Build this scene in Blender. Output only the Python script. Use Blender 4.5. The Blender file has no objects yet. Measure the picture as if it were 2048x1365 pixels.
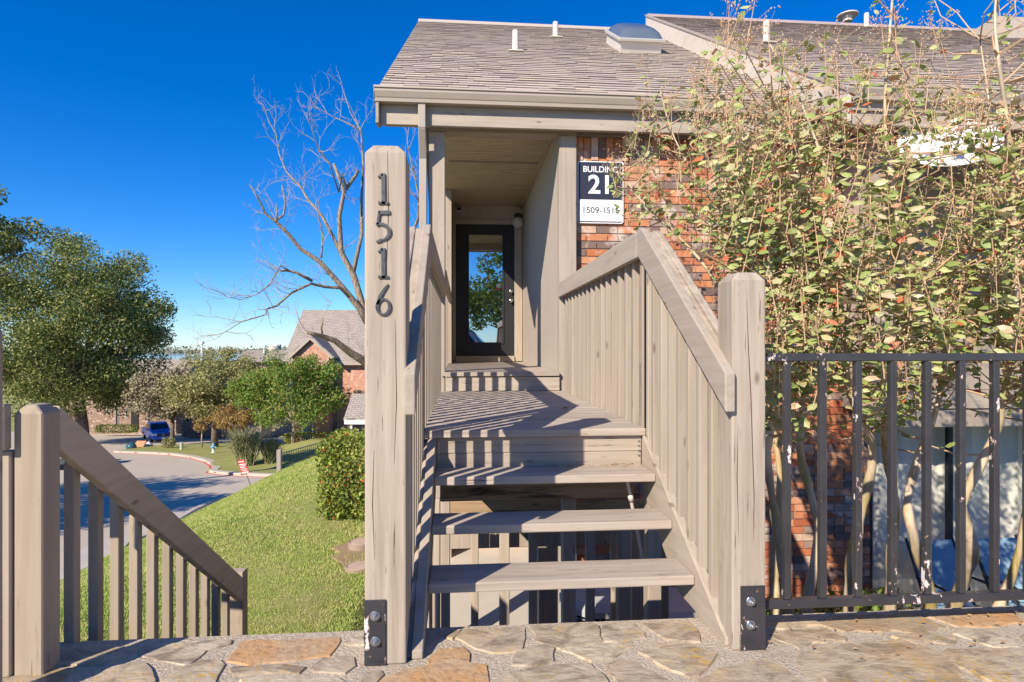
import bpy, math, random
import numpy as np
from mathutils import Vector, Matrix
rnd = random.Random(7)
NR = np.random.default_rng(7)
# ------------------------------------------------------------ camera, sky, sun
scn = bpy.context.scene
TH = math.radians(4.7); SN, CS = math.sin(TH), math.cos(TH)
F, CX, CY, H = 1200.0, 1024.0, 692.0, 1.09
cam_d = bpy.data.cameras.new('camera'); cam = bpy.data.objects.new('camera', cam_d)
scn.collection.objects.link(cam); scn.camera = cam
cam.location = (0, 0, H); cam.rotation_euler = (math.pi/2, 0, -TH)
cam_d.sensor_width = 36; cam_d.lens = 36*F/2048; cam_d.shift_y = 9.5/2048
cam_d.clip_end = 9000; cam_d.clip_start = 0.02
AZ, EL = math.radians(38.5), math.radians(33)
world = bpy.data.worlds.new('World'); scn.world = world; world.use_nodes = True
wn = world.node_tree.nodes; wl = world.node_tree.links
bg = wn['Background']; sky = wn.new('ShaderNodeTexSky'); sky.sky_type = 'NISHITA'; sky.sun_disc = False
sky.sun_elevation = EL; sky.sun_rotation = AZ + math.pi
sky.air_density = 1.0; sky.dust_density = 0.0; sky.ozone_density = 10.0; sky.altitude = 500
hs = wn.new('ShaderNodeHueSaturation'); hs.inputs['Saturation'].default_value = 1.2; hs.inputs['Hue'].default_value = .507
wl.new(sky.outputs[0], hs.inputs['Color']); wl.new(hs.outputs[0], bg.inputs['Color'])
bg.inputs['Strength'].default_value = 0.104
sd = bpy.data.lights.new('sun', 'SUN'); sd.energy = 4.15; sd.angle = math.radians(0.5); sd.color = (1, 0.89, 0.74)
so = bpy.data.objects.new('sun', sd); scn.collection.objects.link(so); so.location = (-20, -25, 30)
D = Vector((math.sin(AZ)*math.cos(EL), math.cos(AZ)*math.cos(EL), -math.sin(EL)))
so.rotation_euler = D.to_track_quat('-Z', 'Y').to_euler()
vs = scn.view_settings; vs.view_transform = 'Standard'; vs.look = 'None'; vs.exposure = 0.8; vs.gamma = 1
vs.use_curve_mapping = False
# ------------------------------------------------------------ helpers
COL = scn.collection
def c2w(X, Dp, z=0.0): return (X*CS + Dp*SN, Dp*CS - X*SN, z)
def ray(u, v):
    X = (u-CX)/F
    return (X*CS+SN, CS-X*SN, -(v-CY)/F)
def atd(u, v, d): r = ray(u, v); return (r[0]*d, r[1]*d, H+r[2]*d)
def aty(u, v, Y): return atd(u, v, Y/ray(u, v)[1])
def atz(u, v, Z): return atd(u, v, (Z-H)/ray(u, v)[2])
class MB:
    def __init__(s): s.v = []; s.f = []; s.mi = []
    def add(s, vs_, fs, m=0):
        o = len(s.v); s.v += [tuple(p) for p in vs_]
        for f in fs: s.f.append(tuple(i+o for i in f)); s.mi.append(m)
        return s
    def box(s, x0, x1, y0, y1, z0, z1, m=0):
        return s.add([(x0,y0,z0),(x1,y0,z0),(x1,y1,z0),(x0,y1,z0),(x0,y0,z1),(x1,y0,z1),(x1,y1,z1),(x0,y1,z1)],
              [(0,3,2,1),(4,5,6,7),(0,1,5,4),(1,2,6,5),(2,3,7,6),(3,0,4,7)], m)
    def prism(s, a, b, m=0):
        n = len(a)
        return s.add(list(a)+list(b), [tuple(range(n))[::-1], tuple(range(n, 2*n))]+[(i,(i+1)%n,n+(i+1)%n,n+i) for i in range(n)], m)
    def px(s, yz, x0, x1, m=0): return s.prism([(x0,y,z) for y,z in yz], [(x1,y,z) for y,z in yz], m)
    def py(s, xz, y0, y1, m=0): return s.prism([(x,y0,z) for x,z in xz], [(x,y1,z) for x,z in xz], m)
    def pz(s, xy, z0, z1, m=0): return s.prism([(x,y,z0) for x,y in xy], [(x,y,z1) for x,y in xy], m)
    def tube(s, pts, rad, n=6, cap=True, m=0):
        pts = [Vector(p) for p in pts]; rings = []
        if not hasattr(rad, '__len__'): rad = [rad]*len(pts)
        vs_ = []; pv = None
        for i, p in enumerate(pts):
            t = (pts[min(i+1, len(pts)-1)]-pts[max(i-1, 0)])
            if t.length < 1e-9: t = Vector((0,0,1))
            t.normalize()
            a = Vector((1,0,0)) if pv is None and abs(t.x) < .8 else (Vector((0,1,0)) if pv is None else pv)
            b = t.cross(a); b.normalize(); a = b.cross(t); a.normalize(); pv = a
            for k in range(n):
                q = 2*math.pi*k/n
                vs_.append(tuple(p + (a*math.cos(q)+b*math.sin(q))*rad[i]))
        fs = []
        for i in range(len(pts)-1):
            for k in range(n):
                fs.append((i*n+k, i*n+(k+1)%n, (i+1)*n+(k+1)%n, (i+1)*n+k))
        if cap: fs += [tuple(range(n))[::-1], tuple(range((len(pts)-1)*n, len(pts)*n))]
        return s.add(vs_, fs, m)
    def lathe(s, c, prof, n=16, m=0):
        vs_ = []; fs = []
        for r, z in prof:
            for k in range(n):
                q = 2*math.pi*k/n; vs_.append((c[0]+r*math.cos(q), c[1]+r*math.sin(q), c[2]+z))
        for i in range(len(prof)-1):
            for k in range(n): fs.append((i*n+k, i*n+(k+1)%n, (i+1)*n+(k+1)%n, (i+1)*n+k))
        fs += [tuple(range(n))[::-1], tuple(range((len(prof)-1)*n, len(prof)*n))]
        return s.add(vs_, fs, m)
    def ball(s, c, r, nu=12, nv=8, m=0):
        if not hasattr(r, '__len__'): r = (r, r, r)
        vs_ = [(c[0], c[1], c[2]-r[2])]; fs = []
        for i in range(1, nv):
            a = math.pi*i/nv
            for k in range(nu):
                q = 2*math.pi*k/nu
                vs_.append((c[0]+r[0]*math.sin(a)*math.cos(q), c[1]+r[1]*math.sin(a)*math.sin(q), c[2]-r[2]*math.cos(a)))
        vs_.append((c[0], c[1], c[2]+r[2])); L = len(vs_)-1
        for k in range(nu): fs.append((0, 1+(k+1)%nu, 1+k)); fs.append((L, L-nu+k, L-nu+(k+1)%nu))
        for i in range(nv-2):
            for k in range(nu): fs.append((1+i*nu+k, 1+i*nu+(k+1)%nu, 1+(i+1)*nu+(k+1)%nu, 1+(i+1)*nu+k))
        return s.add(vs_, fs, m)
WM = {}
def link(o, parent, loc=(0,0,0), rot=None):
    COL.objects.link(o); o.location = loc
    if rot is not None: o.rotation_euler = rot
    M = Matrix.Translation(Vector(loc))
    if rot is not None:
        from mathutils import Euler
        M = M @ Euler(rot).to_matrix().to_4x4()
    WM[o] = M
    if parent is not None:
        o.parent = parent; o.matrix_parent_inverse = WM[parent].inverted()
    return o
def mesh(name, mb, mats, T=None, smooth=False):
    me = bpy.data.meshes.new(name)
    me.from_pydata([T(*p) for p in mb.v] if T else mb.v, [], mb.f)
    mats = mats if isinstance(mats, (list, tuple)) else [mats]
    for m in mats: me.materials.append(m)
    if len(mats) > 1: me.polygons.foreach_set('material_index', mb.mi)
    if smooth: me.polygons.foreach_set('use_smooth', [True]*len(me.polygons))
    me.update(); return me
def fixn(me):
    import bmesh
    b = bmesh.new(); b.from_mesh(me); bmesh.ops.recalc_face_normals(b, faces=b.faces); b.to_mesh(me); b.free()
def mk(name, mb, mats, parent=None, T=None, smooth=False, bevel=0, seg=1, kind=None, label=None):
    me = mesh(name, mb, mats, T, smooth); fixn(me)
    o = bpy.data.objects.new(name, me); link(o, parent)
    if bevel:
        b = o.modifiers.new('b', 'BEVEL'); b.width = bevel; b.segments = seg; b.limit_method = 'ANGLE'; b.angle_limit = .6
    if kind: o['kind'] = kind
    if label: o['label'] = label
    return o
def inst(name, me, loc, parent=None, rot=None, bevel=0):
    o = bpy.data.objects.new(name, me); link(o, parent, loc, rot)
    if bevel:
        b = o.modifiers.new('b', 'BEVEL'); b.width = bevel; b.segments = 1
    return o
def tag(o, label, cat, group=None):
    o['label'] = label; o['category'] = cat
    if group: o['group'] = group
    return o
def thing(name, label, cat, loc=(0,0,0), group=None):
    o = bpy.data.objects.new(name, None); o.empty_display_size = .2
    link(o, None, loc); return tag(o, label, cat, group)
def fastmesh(name, V, Fq, mat, k):
    me = bpy.data.meshes.new(name); V = np.asarray(V, dtype=np.float32); Fq = np.asarray(Fq, dtype=np.int32)
    me.vertices.add(len(V)); me.vertices.foreach_set('co', V.ravel())
    me.loops.add(Fq.size); me.loops.foreach_set('vertex_index', Fq.ravel())
    me.polygons.add(len(Fq)); me.polygons.foreach_set('loop_start', np.arange(0, Fq.size, k, dtype=np.int32))
    me.materials.append(mat); me.update(calc_edges=True); return me
# ------------------------------------------------------------ materials
class NT:
    def __init__(s, name):
        s.m = bpy.data.materials.new(name); s.m.use_nodes = True; s.t = s.m.node_tree; s.b = s.t.nodes['Principled BSDF']
    def n(s, kind, **kw):
        x = s.t.nodes.new('ShaderNode'+kind)
        for k, v in kw.items():
            if k.startswith('_'): setattr(x, k[1:], v)
            else: x.inputs[k.replace('__', ' ')].default_value = v
        return x
    def l(s, a, b): s.t.links.new(a, b)
    def pos(s, scale=(1,1,1), obj=False):
        g = s.n('TexCoord').outputs['Object'] if obj else s.n('NewGeometry').outputs['Position']
        mp = s.n('Mapping'); mp.inputs['Scale'].default_value = scale; s.l(g, mp.inputs['Vector']); return mp.outputs[0]
    def noise(s, vec, scale, detail=4, rough=.55, dist=0):
        x = s.n('TexNoise'); x.inputs['Scale'].default_value = scale; x.inputs['Detail'].default_value = detail
        x.inputs['Roughness'].default_value = rough; x.inputs['Distortion'].default_value = dist; s.l(vec, x.inputs['Vector']); return x.outputs['Fac']
    def ramp(s, fac, stops, interp='LINEAR'):
        r = s.n('ValToRGB'); e = r.color_ramp.elements; r.color_ramp.interpolation = interp
        while len(e) < len(stops): e.new(.5)
        for i, (p, c) in enumerate(stops):
            e[i].position = p; e[i].color = (c if hasattr(c, '__len__') else (c, c, c))[:3] + (1,) if hasattr(c, '__len__') else (c, c, c, 1)
        s.l(fac, r.inputs[0]); return r.outputs[0]
    def mix(s, fac, a, b, mode='MIX'):
        x = s.n('Mix', _data_type='RGBA', _blend_type=mode)
        for val, i in ((fac, 0), (a, 6), (b, 7)):
            if hasattr(val, 'is_linked') or isinstance(val, bpy.types.NodeSocket): s.l(val, x.inputs[i])
            else: x.inputs[i].default_value = val if i == 0 else tuple(val)+(1,)
        return x.outputs[2]
    def math(s, op, a, b=0.0):
        x = s.n('Math', _operation=op)
        for val, i in ((a, 0), (b, 1)):
            if isinstance(val, bpy.types.NodeSocket): s.l(val, x.inputs[i])
            else: x.inputs[i].default_value = val
        return x.outputs[0]
    def bump(s, h, strength=.3, dist=.01):
        x = s.n('Bump'); x.inputs['Strength'].default_value = strength; x.inputs['Distance'].default_value = dist
        s.l(h, x.inputs['Height']); s.l(x.outputs[0], s.b.inputs['Normal'])
    def out(s, col=None, rough=.7, metal=0, spec=.5):
        if col is not None:
            if isinstance(col, bpy.types.NodeSocket): s.l(col, s.b.inputs['Base Color'])
            else: s.b.inputs['Base Color'].default_value = tuple(col)+(1,)
        if isinstance(rough, bpy.types.NodeSocket): s.l(rough, s.b.inputs['Roughness'])
        else: s.b.inputs['Roughness'].default_value = rough
        s.b.inputs['Metallic'].default_value = metal; s.b.inputs['Specular IOR Level'].default_value = spec
        return s.m
    def vary(s, col, amt=.12):
        r = s.n('ObjectInfo').outputs['Random']
        k = s.n('MapRange'); k.inputs[3].default_value = 1-amt; k.inputs[4].default_value = 1+amt; s.l(r, k.inputs[0])
        x = s.n('VectorMath', _operation='SCALE'); s.l(col, x.inputs[0]); s.l(k.outputs[0], x.inputs['Scale']); return x.outputs[0]
def wood(name, axis, base, dark, grain=.5, wear=None, wearamt=.5, amt=.08, ck=.26, kn_=(9, 3.2, .05)):
    t = NT(name); sc = [26, 26, 26]; sc[axis] = 1.3
    base = tuple(x*.74 for x in base); dark = tuple(x*.70 for x in dark)
    v = t.pos(sc)
    g = t.noise(v, 1.0, 6, .62, .6); g2 = t.noise(v, 4.2, 3, .6)
    c = t.mix(t.ramp(g, [(.30, 0.0), (.62, 1.0)]), dark, base)
    big = t.noise(t.pos(), 1.7, 3)
    c = t.mix(t.ramp(big, [(.35, .0), (.7, .35)]), c, tuple(min(1, b*1.12) for b in base))
    crack = t.ramp(g2, [(ck, 1.0), (ck+.07, 0.0)])
    c = t.mix(t.math('MULTIPLY', crack, grain), c, tuple(d*.3 for d in dark))
    kn = t.n('TexVoronoi'); kn.inputs['Scale'].default_value = 1.0; ks = [kn_[0]]*3; ks[axis] = kn_[1]
    t.l(t.pos(ks), kn.inputs['Vector'])
    c = t.mix(t.ramp(kn.outputs['Distance'], [(kn_[2], .75), (kn_[2]+.07, 0.0)]), c, tuple(d*.45 for d in dark))
    if wear:
        w = t.noise(v, .35, 5, .7, 1.5); c = t.mix(t.ramp(w, [(wearamt, 0.0), (wearamt+.1, .9)]), c, wear)
    c = t.vary(c, amt)
    t.bump(t.math('ADD', g, t.math('MULTIPLY', crack, -1.2)), .35, .004)
    return t.out(c, .75, 0, .3)
PB, PD = (.53, .45, .36), (.43, .355, .275)
WX, WY, WZ = [wood('painted wood '+a, i, PB, PD, .25) for i, a in enumerate('xyz')]
POSTM = wood('weathered post', 2, (.57, .485, .385), (.36, .285, .205), .9, ck=.29, kn_=(7, 3.0, .025))
DECK = wood('deck board', 0, (.62, .53, .44), (.44, .36, .285), .9, ck=.29)
SPLIT = wood('splintered rail', 1, (.62, .53, .43), (.36, .28, .21), .95)
RAILY = wood('rail wood y', 1, (.56, .475, .38), (.46, .38, .295), .6)
OLDW = wood('bare old wood', 0, (.58, .40, .24), (.34, .23, .13), .9, wear=(.03, .025, .02), wearamt=.52)
OLDZ = wood('bare old studs', 2, (.62, .52, .41), (.44, .35, .27), .8)
TANW = wood('tan stair wood', 2, (.52, .43, .325), (.43, .345, .255), .5)
TANY_LIT = wood('tan stair wood lit tone', 1, (.76, .63, .48), (.64, .52, .38), .5)  # stair tan made lighter so the handrail's shaded face looks lit
def plain(name, col, rough=.6, metal=0, spec=.5, ns=0, amt=.15, bump=0):
    t = NT(name)
    if ns:
        v = t.noise(t.pos(), ns, 5, .6)
        c = t.mix(v, tuple(x*(1-amt*2) for x in col), tuple(min(1, x*(1+amt*2)) for x in col))
        if bump: t.bump(v, bump, .01)
        return t.out(c, rough, metal, spec)
    return t.out(col, rough, metal, spec)
def island(name, stops, rough=.6, spec=.35, trans=.25, interp='LINEAR'):
    t = NT(name); r = t.n('NewGeometry').outputs['Random Per Island']
    c = t.ramp(r, stops, interp); t.out(c, rough, 0, spec)
    if trans:
        tr = t.n('BsdfTranslucent'); t.l(c, tr.inputs['Color']); mx = t.n('MixShader'); mx.inputs[0].default_value = trans
        o = t.t.nodes['Material Output']; t.l(t.b.outputs[0], mx.inputs[1]); t.l(tr.outputs[0], mx.inputs[2]); t.l(mx.outputs[0], o.inputs['Surface'])
    return t.m
def concrete(name, col, amt=.12, sc=1.2):
    t = NT(name); a = t.noise(t.pos(), sc, 6, .65); b = t.noise(t.pos(), 60, 3, .6)
    c = t.mix(a, tuple(x*(1-amt*1.6) for x in col), tuple(min(1, x*(1+amt*1.6)) for x in col))
    c = t.mix(t.ramp(b, [(.35, .35), (.6, 0.0)]), c, tuple(x*.6 for x in col)); t.bump(b, .2, .005)
    return t.out(c, .9, 0, .2)
CONC = concrete('street concrete', (.56, .475, .37)); WALK = concrete('walk concrete', (.56, .50, .42))
CURB = concrete('curb concrete', (.55, .48, .40)); REDP = plain('red curb paint', (.55, .10, .09), .7, ns=4)
BLACK = plain('black metal', (.02, .021, .024), .4, 0, .5, ns=30, amt=.3)
GALV = plain('bolt steel', (.45, .46, .48), .3, .9)
CHROME = plain('satin nickel', (.75, .74, .72), .2, 1)
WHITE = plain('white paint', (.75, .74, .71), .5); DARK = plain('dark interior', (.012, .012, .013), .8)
TAUPE = plain('taupe gutter paint', (.40, .34, .275), .45, 0, .4, ns=3, amt=.06)
FASC = wood('fascia wood', 0, (.58, .495, .40), (.44, .36, .275), .9, ck=.28)
RAKE = wood('rake board', 1, (.80, .72, .62), (.70, .62, .53), .5)
def chipped():
    t = NT('chipped black paint'); a = t.noise(t.pos((1, 1, .5)), 26, 6, .7, .3); b = t.noise(t.pos(), 3.3, 3)
    k = t.math('ADD', t.math('MULTIPLY', a, .75), t.math('MULTIPLY', b, .35))
    chip = t.ramp(k, [(.657, 0.0), (.667, 1.0)])
    rim = t.ramp(k, [(.642, 0.0), (.654, 1.0)])
    c = t.mix(t.noise(t.pos(), 8, 3), (.022, .022, .026), (.055, .055, .062))
    c = t.mix(rim, c, (.22, .09, .05)); c = t.mix(chip, c, (.62, .58, .55))
    t.bump(chip, -.3, .003)
    t.l(t.mix(chip, (.22,)*3, (.8,)*3), t.b.inputs['Roughness']); t.l(c, t.b.inputs['Base Color']); return t.m
CHIP = chipped()
def plywood():
    t = NT('plywood ceiling'); w = t.n('TexWave', _wave_type='BANDS', _bands_direction='Y'); w.inputs['Scale'].default_value = 2.2
    w.inputs['Distortion'].default_value = 14; w.inputs['Detail'].default_value = 3; w.inputs['Detail Scale'].default_value = .7
    t.l(t.pos((.8, 2.6, 1)), w.inputs['Vector'])
    c = t.mix(w.outputs['Fac'], (.33, .26, .175), (.52, .44, .32)); t.bump(w.outputs['Fac'], .25, .004); return t.out(c, .75, 0, .2)
PLY = plywood()
def siding(name, col, axis):
    t = NT(name); s_ = [3, 3, 3]; s_[2] = .6
    a = t.noise(t.pos([30 if i != 2 else 1.2 for i in range(3)]), 1, 5, .6); b = t.noise(t.pos(), 1.3, 3)
    c = t.mix(t.ramp(a, [(.3, 0.0), (.65, 1.0)]), tuple(x*.86 for x in col), col); c = t.mix(t.math('MULTIPLY', b, .3), c, tuple(x*.8 for x in col))
    t.bump(a, .4, .004); return t.out(c, .8, 0, .2)
SID = siding('rough siding', (.46, .395, .325), 1)
def brickm():
    t = NT('brick clay'); r = t.n('ObjectInfo').outputs['Random']; ri = t.n('NewGeometry').outputs['Random Per Island']
    q = t.math('FRACT', t.math('ADD', r, t.math('MULTIPLY', ri, 7.31)))
    c = t.ramp(q, [(0, (.50, .17, .075)), (.16, (.60, .24, .11)), (.34, (.42, .12, .055)), (.46, (.62, .30, .16)), (.58, (.20, .145, .12)), (.70, (.54, .20, .09)), (.82, (.33, .25, .20)), (.92, (.60, .42, .30))], 'CONSTANT')
    n = t.noise(t.pos(), 22, 5, .7); n2 = t.noise(t.pos(), 5, 4, .6)
    c = t.mix(t.ramp(n, [(.35, .45), (.6, 0.0)]), c, (.24, .11, .07))
    c = t.mix(t.ramp(n2, [(.56, 0.0), (.68, .75)]), c, (.66, .56, .47)); t.bump(n, .6, .006)
    return t.out(c, .9, 0, .2)
BRICK = brickm(); MORT = concrete('mortar', (.52, .46, .40), .1, 8)
def farbrick(name, a, b, mo):
    t = NT(name); g = t.n('NewGeometry'); sx = t.n('SeparateXYZ'); t.l(g.outputs['Position'], sx.inputs[0])
    hz = t.math('ADD', t.math('MULTIPLY', sx.outputs[0], .97), t.math('MULTIPLY', sx.outputs[1], .35))
    cb = t.n('CombineXYZ'); t.l(hz, cb.inputs[0]); t.l(sx.outputs[2], cb.inputs[1])
    k = t.n('TexBrick'); t.l(cb.outputs[0], k.inputs['Vector']); k.inputs['Scale'].default_value = 1
    k.inputs['Brick Width'].default_value = .24; k.inputs['Row Height'].default_value = .08; k.inputs['Mortar Size'].default_value = .007
    k.inputs['Color1'].default_value = a+(1,); k.inputs['Color2'].default_value = b+(1,); k.inputs['Mortar'].default_value = mo+(1,)
    c = t.mix(t.ramp(t.noise(cb.outputs[0], 3.3, 3), [(.55, 0.0), (.62, .7)]), k.outputs['Color'], (.62, .50, .40))
    return t.out(c, .9, 0, .2)
FARB = farbrick('far red brick', (.46, .17, .10), (.54, .27, .17), (.5, .42, .35))
FARB2 = farbrick('far brown brick', (.21, .125, .085), (.30, .20, .14), (.3, .25, .21))
SHING = None
def shingle(name, stops, far=False):
    t = NT(name); r = t.n('ObjectInfo').outputs['Random']; ri = t.n('NewGeometry').outputs['Random Per Island']
    q = t.math('FRACT', t.math('ADD', r, t.math('MULTIPLY', ri, 5.17)))
    c = t.ramp(q, stops); n = t.noise(t.pos(), 140, 3, .7); n2 = t.noise(t.pos(), 1.2, 3)
    if far:
        k = t.n('TexBrick'); k.inputs['Brick Width'].default_value = .35; k.inputs['Row Height'].default_value = .16; k.inputs['Scale'].default_value = 1
        k.inputs['Mortar Size'].default_value = .02; k.inputs['Color1'].default_value = stops[0][1]+(1,); k.inputs['Color2'].default_value = stops[-1][1]+(1,); k.inputs['Mortar'].default_value = (.10, .085, .075, 1)
        t.l(t.pos(), k.inputs['Vector']); c = k.outputs['Color']
    c = t.mix(t.ramp(n, [(.35, .55), (.65, 0.0)]), c, (.20, .165, .14)); c = t.mix(t.math('MULTIPLY', n2, .35), c, (.50, .43, .37))
    t.bump(n, .5, .003); return t.out(c, .95, 0, .15)
SHING = shingle('asphalt shingle', [(0, (.38, .30, .26)), (.25, (.60, .50, .42)), (.45, (.44, .35, .35)), (.7, (.66, .57, .42)), (.88, (.52, .44, .42)), (1, (.30, .23, .20))])
FARSH = shingle('far shingle', [(0, (.34, .29, .25)), (1, (.44, .385, .33))], True)
def glass(name, tint, refl, rough=.01):
    t = NT(name); g = t.n('BsdfGlossy'); g.inputs['Roughness'].default_value = rough; g.inputs['Color'].default_value = (.9, .95, 1, 1)
    tr = t.n('BsdfTransparent'); tr.inputs['Color'].default_value = tint+(1,); mx = t.n('MixShader'); mx.inputs[0].default_value = refl
    t.l(tr.outputs[0], mx.inputs[1]); t.l(g.outputs[0], mx.inputs[2]); t.l(mx.outputs[0], t.t.nodes['Material Output'].inputs['Surface']); return t.m
GLASS = glass('door glass', (.75, .8, .8), .42); WGLASS = glass('window glass', (.97, .98, .98), .06)
# ------------------------------------------------------------ ground
def sp(x): return math.log1p(math.exp(x*2))/2 if x < 15 else x
def sst(a, b, x): t = min(1, max(0, (x-a)/(b-a))); return t*t*(3-2*t)
def Bs(d): return 4.08+.094*d if d < 62 else 9.908+9*(1-math.exp(-(d-62)/95.7))
def Blawn(X, d):
    b = 2.42+.5*sp(-X-4.4)+.25*sp(d-16)
    return b + .72*sst(-.98, -.66, X*CS+d*SN)*(1-sst(12, 14, d)) + .03*math.sin(X*1.7+d)*math.sin(d*1.3)
def Bter(X, d):
    if d < 1.5:
        k = sst(-3.2, 1.5, d); return 1.16*(1-k)+k*Blawn(X, 1.5)
    return min(Blawn(X, d), Bs(d)+.08)
def gz(X, d): return H-Bter(X, d)
def grassm():
    t = NT('lawn grass'); a = t.noise(t.pos(), .55, 5, .6); b = t.noise(t.pos(), 38, 4, .7); c3 = t.noise(t.pos(), 5, 4, .65)
    c = t.mix(t.ramp(a, [(.38, 0.0), (.62, 1.0)]), (.40, .40, .125), (.29, .35, .08))
    c = t.mix(t.ramp(c3, [(.42, 0.0), (.62, .75)]), c, (.50, .43, .20))
    c = t.mix(t.ramp(b, [(.35, .7), (.6, 0.0)]), c, (.13, .14, .04)); t.bump(b, .6, .03)
    return t.out(c, .9, 0, .15)
GRASS = grassm()
xs = sorted(set([-1500, -900, -500, -300, -200, -150, -110, -80, -60, -50] + [i*.8 for i in range(-52, 3)] + [3, 5, 8, 12, 20, 40, 80, 150, 300, 600, 1500]))
ds = [-70, -40, -20, -12, -8, -5, -3.2, -2, -1, 0, .8] + [1.5+.4*i for i in range(16)] + [8+.8*i for i in range(40)] + [41, 44, 48, 52, 57, 62, 68, 75, 85, 100, 120, 150, 190, 250, 330, 450, 650, 900, 1300, 2000, 3500, 8000]
tb = MB(); nx = len(xs)
tb.v = [c2w(X, d, gz(X, d)) for d in ds for X in xs]
tb.f = [(j*nx+i, j*nx+i+1, (j+1)*nx+i+1, (j+1)*nx+i) for j in range(len(ds)-1) for i in range(nx-1)]; tb.mi = [0]*len(tb.f)
mk('terrain', tb, GRASS, smooth=True, kind='structure')
st = MB()
sds = [6, 20, 40, 61.9, 70, 80]
for i, d in enumerate(sds):
    for X in (-70, -35, -12, 0): st.v.append(c2w(X, d, H-Bs(d)))
st.f = [(j*4+i, j*4+i+1, (j+1)*4+i+1, (j+1)*4+i) for j in range(5) for i in range(3)]; st.mi = [0]*15
mk('street', st, CONC, kind='structure')
def onst(u, v):
    k = (v-CY)/F; d = 4.08/(k-.094); return ((u-CX)/F*d, d)
# the lawn across the street, with its kerb
isl_px = [(229, 906), (290, 908), (344, 911), (385, 917), (412, 924), (427, 932), (429, 940), (421, 946), (440, 949), (480, 952), (530, 954), (600, 956)]
isl = [onst(*p) for p in isl_px]
poly = isl + [(-4, 34), (2, 60), (-14, 61), (-21, 60), (-30, 57.5), (-33, 54)]
def inside(x, y, P):
    r = False; j = len(P)-1
    for i in range(len(P)):
        if (P[i][1] > y) != (P[j][1] > y) and x < (P[j][0]-P[i][0])*(y-P[i][1])/(P[j][1]-P[i][1])+P[i][0]: r = not r
        j = i
    return r
def Bisl(X, d): return Bs(d)-.12-1.25*sst(-21, -14, X)*sst(35, 46, d)
ib = MB(); key = {}; gs = .5
def vk(i, j):
    if (i, j) not in key:
        key[(i, j)] = len(ib.v); ib.v.append(c2w(i*gs, j*gs, H-Bisl(i*gs, j*gs)))
    return key[(i, j)]
for i in range(-80, 6):
    for j in range(60, 124):
        if inside((i+.5)*gs, (j+.5)*gs, poly): ib.f.append((vk(i, j), vk(i+1, j), vk(i+1, j+1), vk(i, j+1))); ib.mi.append(0)
mk('lawn_across_street', ib, GRASS, smooth=True, kind='structure')
def strip(name, P, w, h, mat, off=0.0, z0=-.05):
    m = MB(); n = len(P); L = []; R = []
    for i, p in enumerate(P):
        a = P[max(0, i-1)]; b = P[min(n-1, i+1)]; tx, ty = b[0]-a[0], b[1]-a[1]; q = math.hypot(tx, ty); nx_, ny_ = -ty/q, tx/q
        L.append((p[0]+nx_*(off), p[1]+ny_*(off))); R.append((p[0]+nx_*(off+w), p[1]+ny_*(off+w)))
    for (A, zz) in ((L, h), (R, h), (R, z0), (L, z0)):
        for x, y in A: m.v.append(c2w(x, y, H-Bs(y)+zz))
    for k in range(4):
        k2 = (k+1) % 4
        for i in range(n-1): m.f.append((k*n+i, k*n+i+1, k2*n+i+1, k2*n+i)); m.mi.append(0)
    m.f += [(0, n, 2*n, 3*n), (n-1, 2*n-1, 3*n-1, 4*n-1)]; m.mi += [0, 0]
    return mk(name, m, mat, kind='structure')
strip('kerb', isl, .45, .16, CURB, -.1); strip('kerb_paint', isl, .16, .012, REDP, -.27, .004)
nc = [onst(*p) for p in [(60, 1245), (115, 1185), (156, 1157), (214, 1097), (291, 1067), (355, 1030), (420, 1000)]]
strip('kerb', nc, .18, .16, CURB, -.55); strip('walkway', nc, .95, .05, WALK, -.38, -.2)
patio = MB().box(-.62, 9, 2.45, 12, -2.3, -1.9); mk('patio', patio, WALK, kind='structure')
bedm = plain('bark mulch', (.10, .06, .035), .95, ns=25, amt=.3, bump=.8)
mk('planting_bed', MB().box(1.05, 3.9, 2.42, 4.6, -2.0, -1.27), bedm, kind='structure', bevel=.05)
mk('parking', MB().box(-40, 40, -34, -3.6, -.4, -.03), concrete('lot concrete', (.52, .46, .38)), kind='structure')
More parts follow.
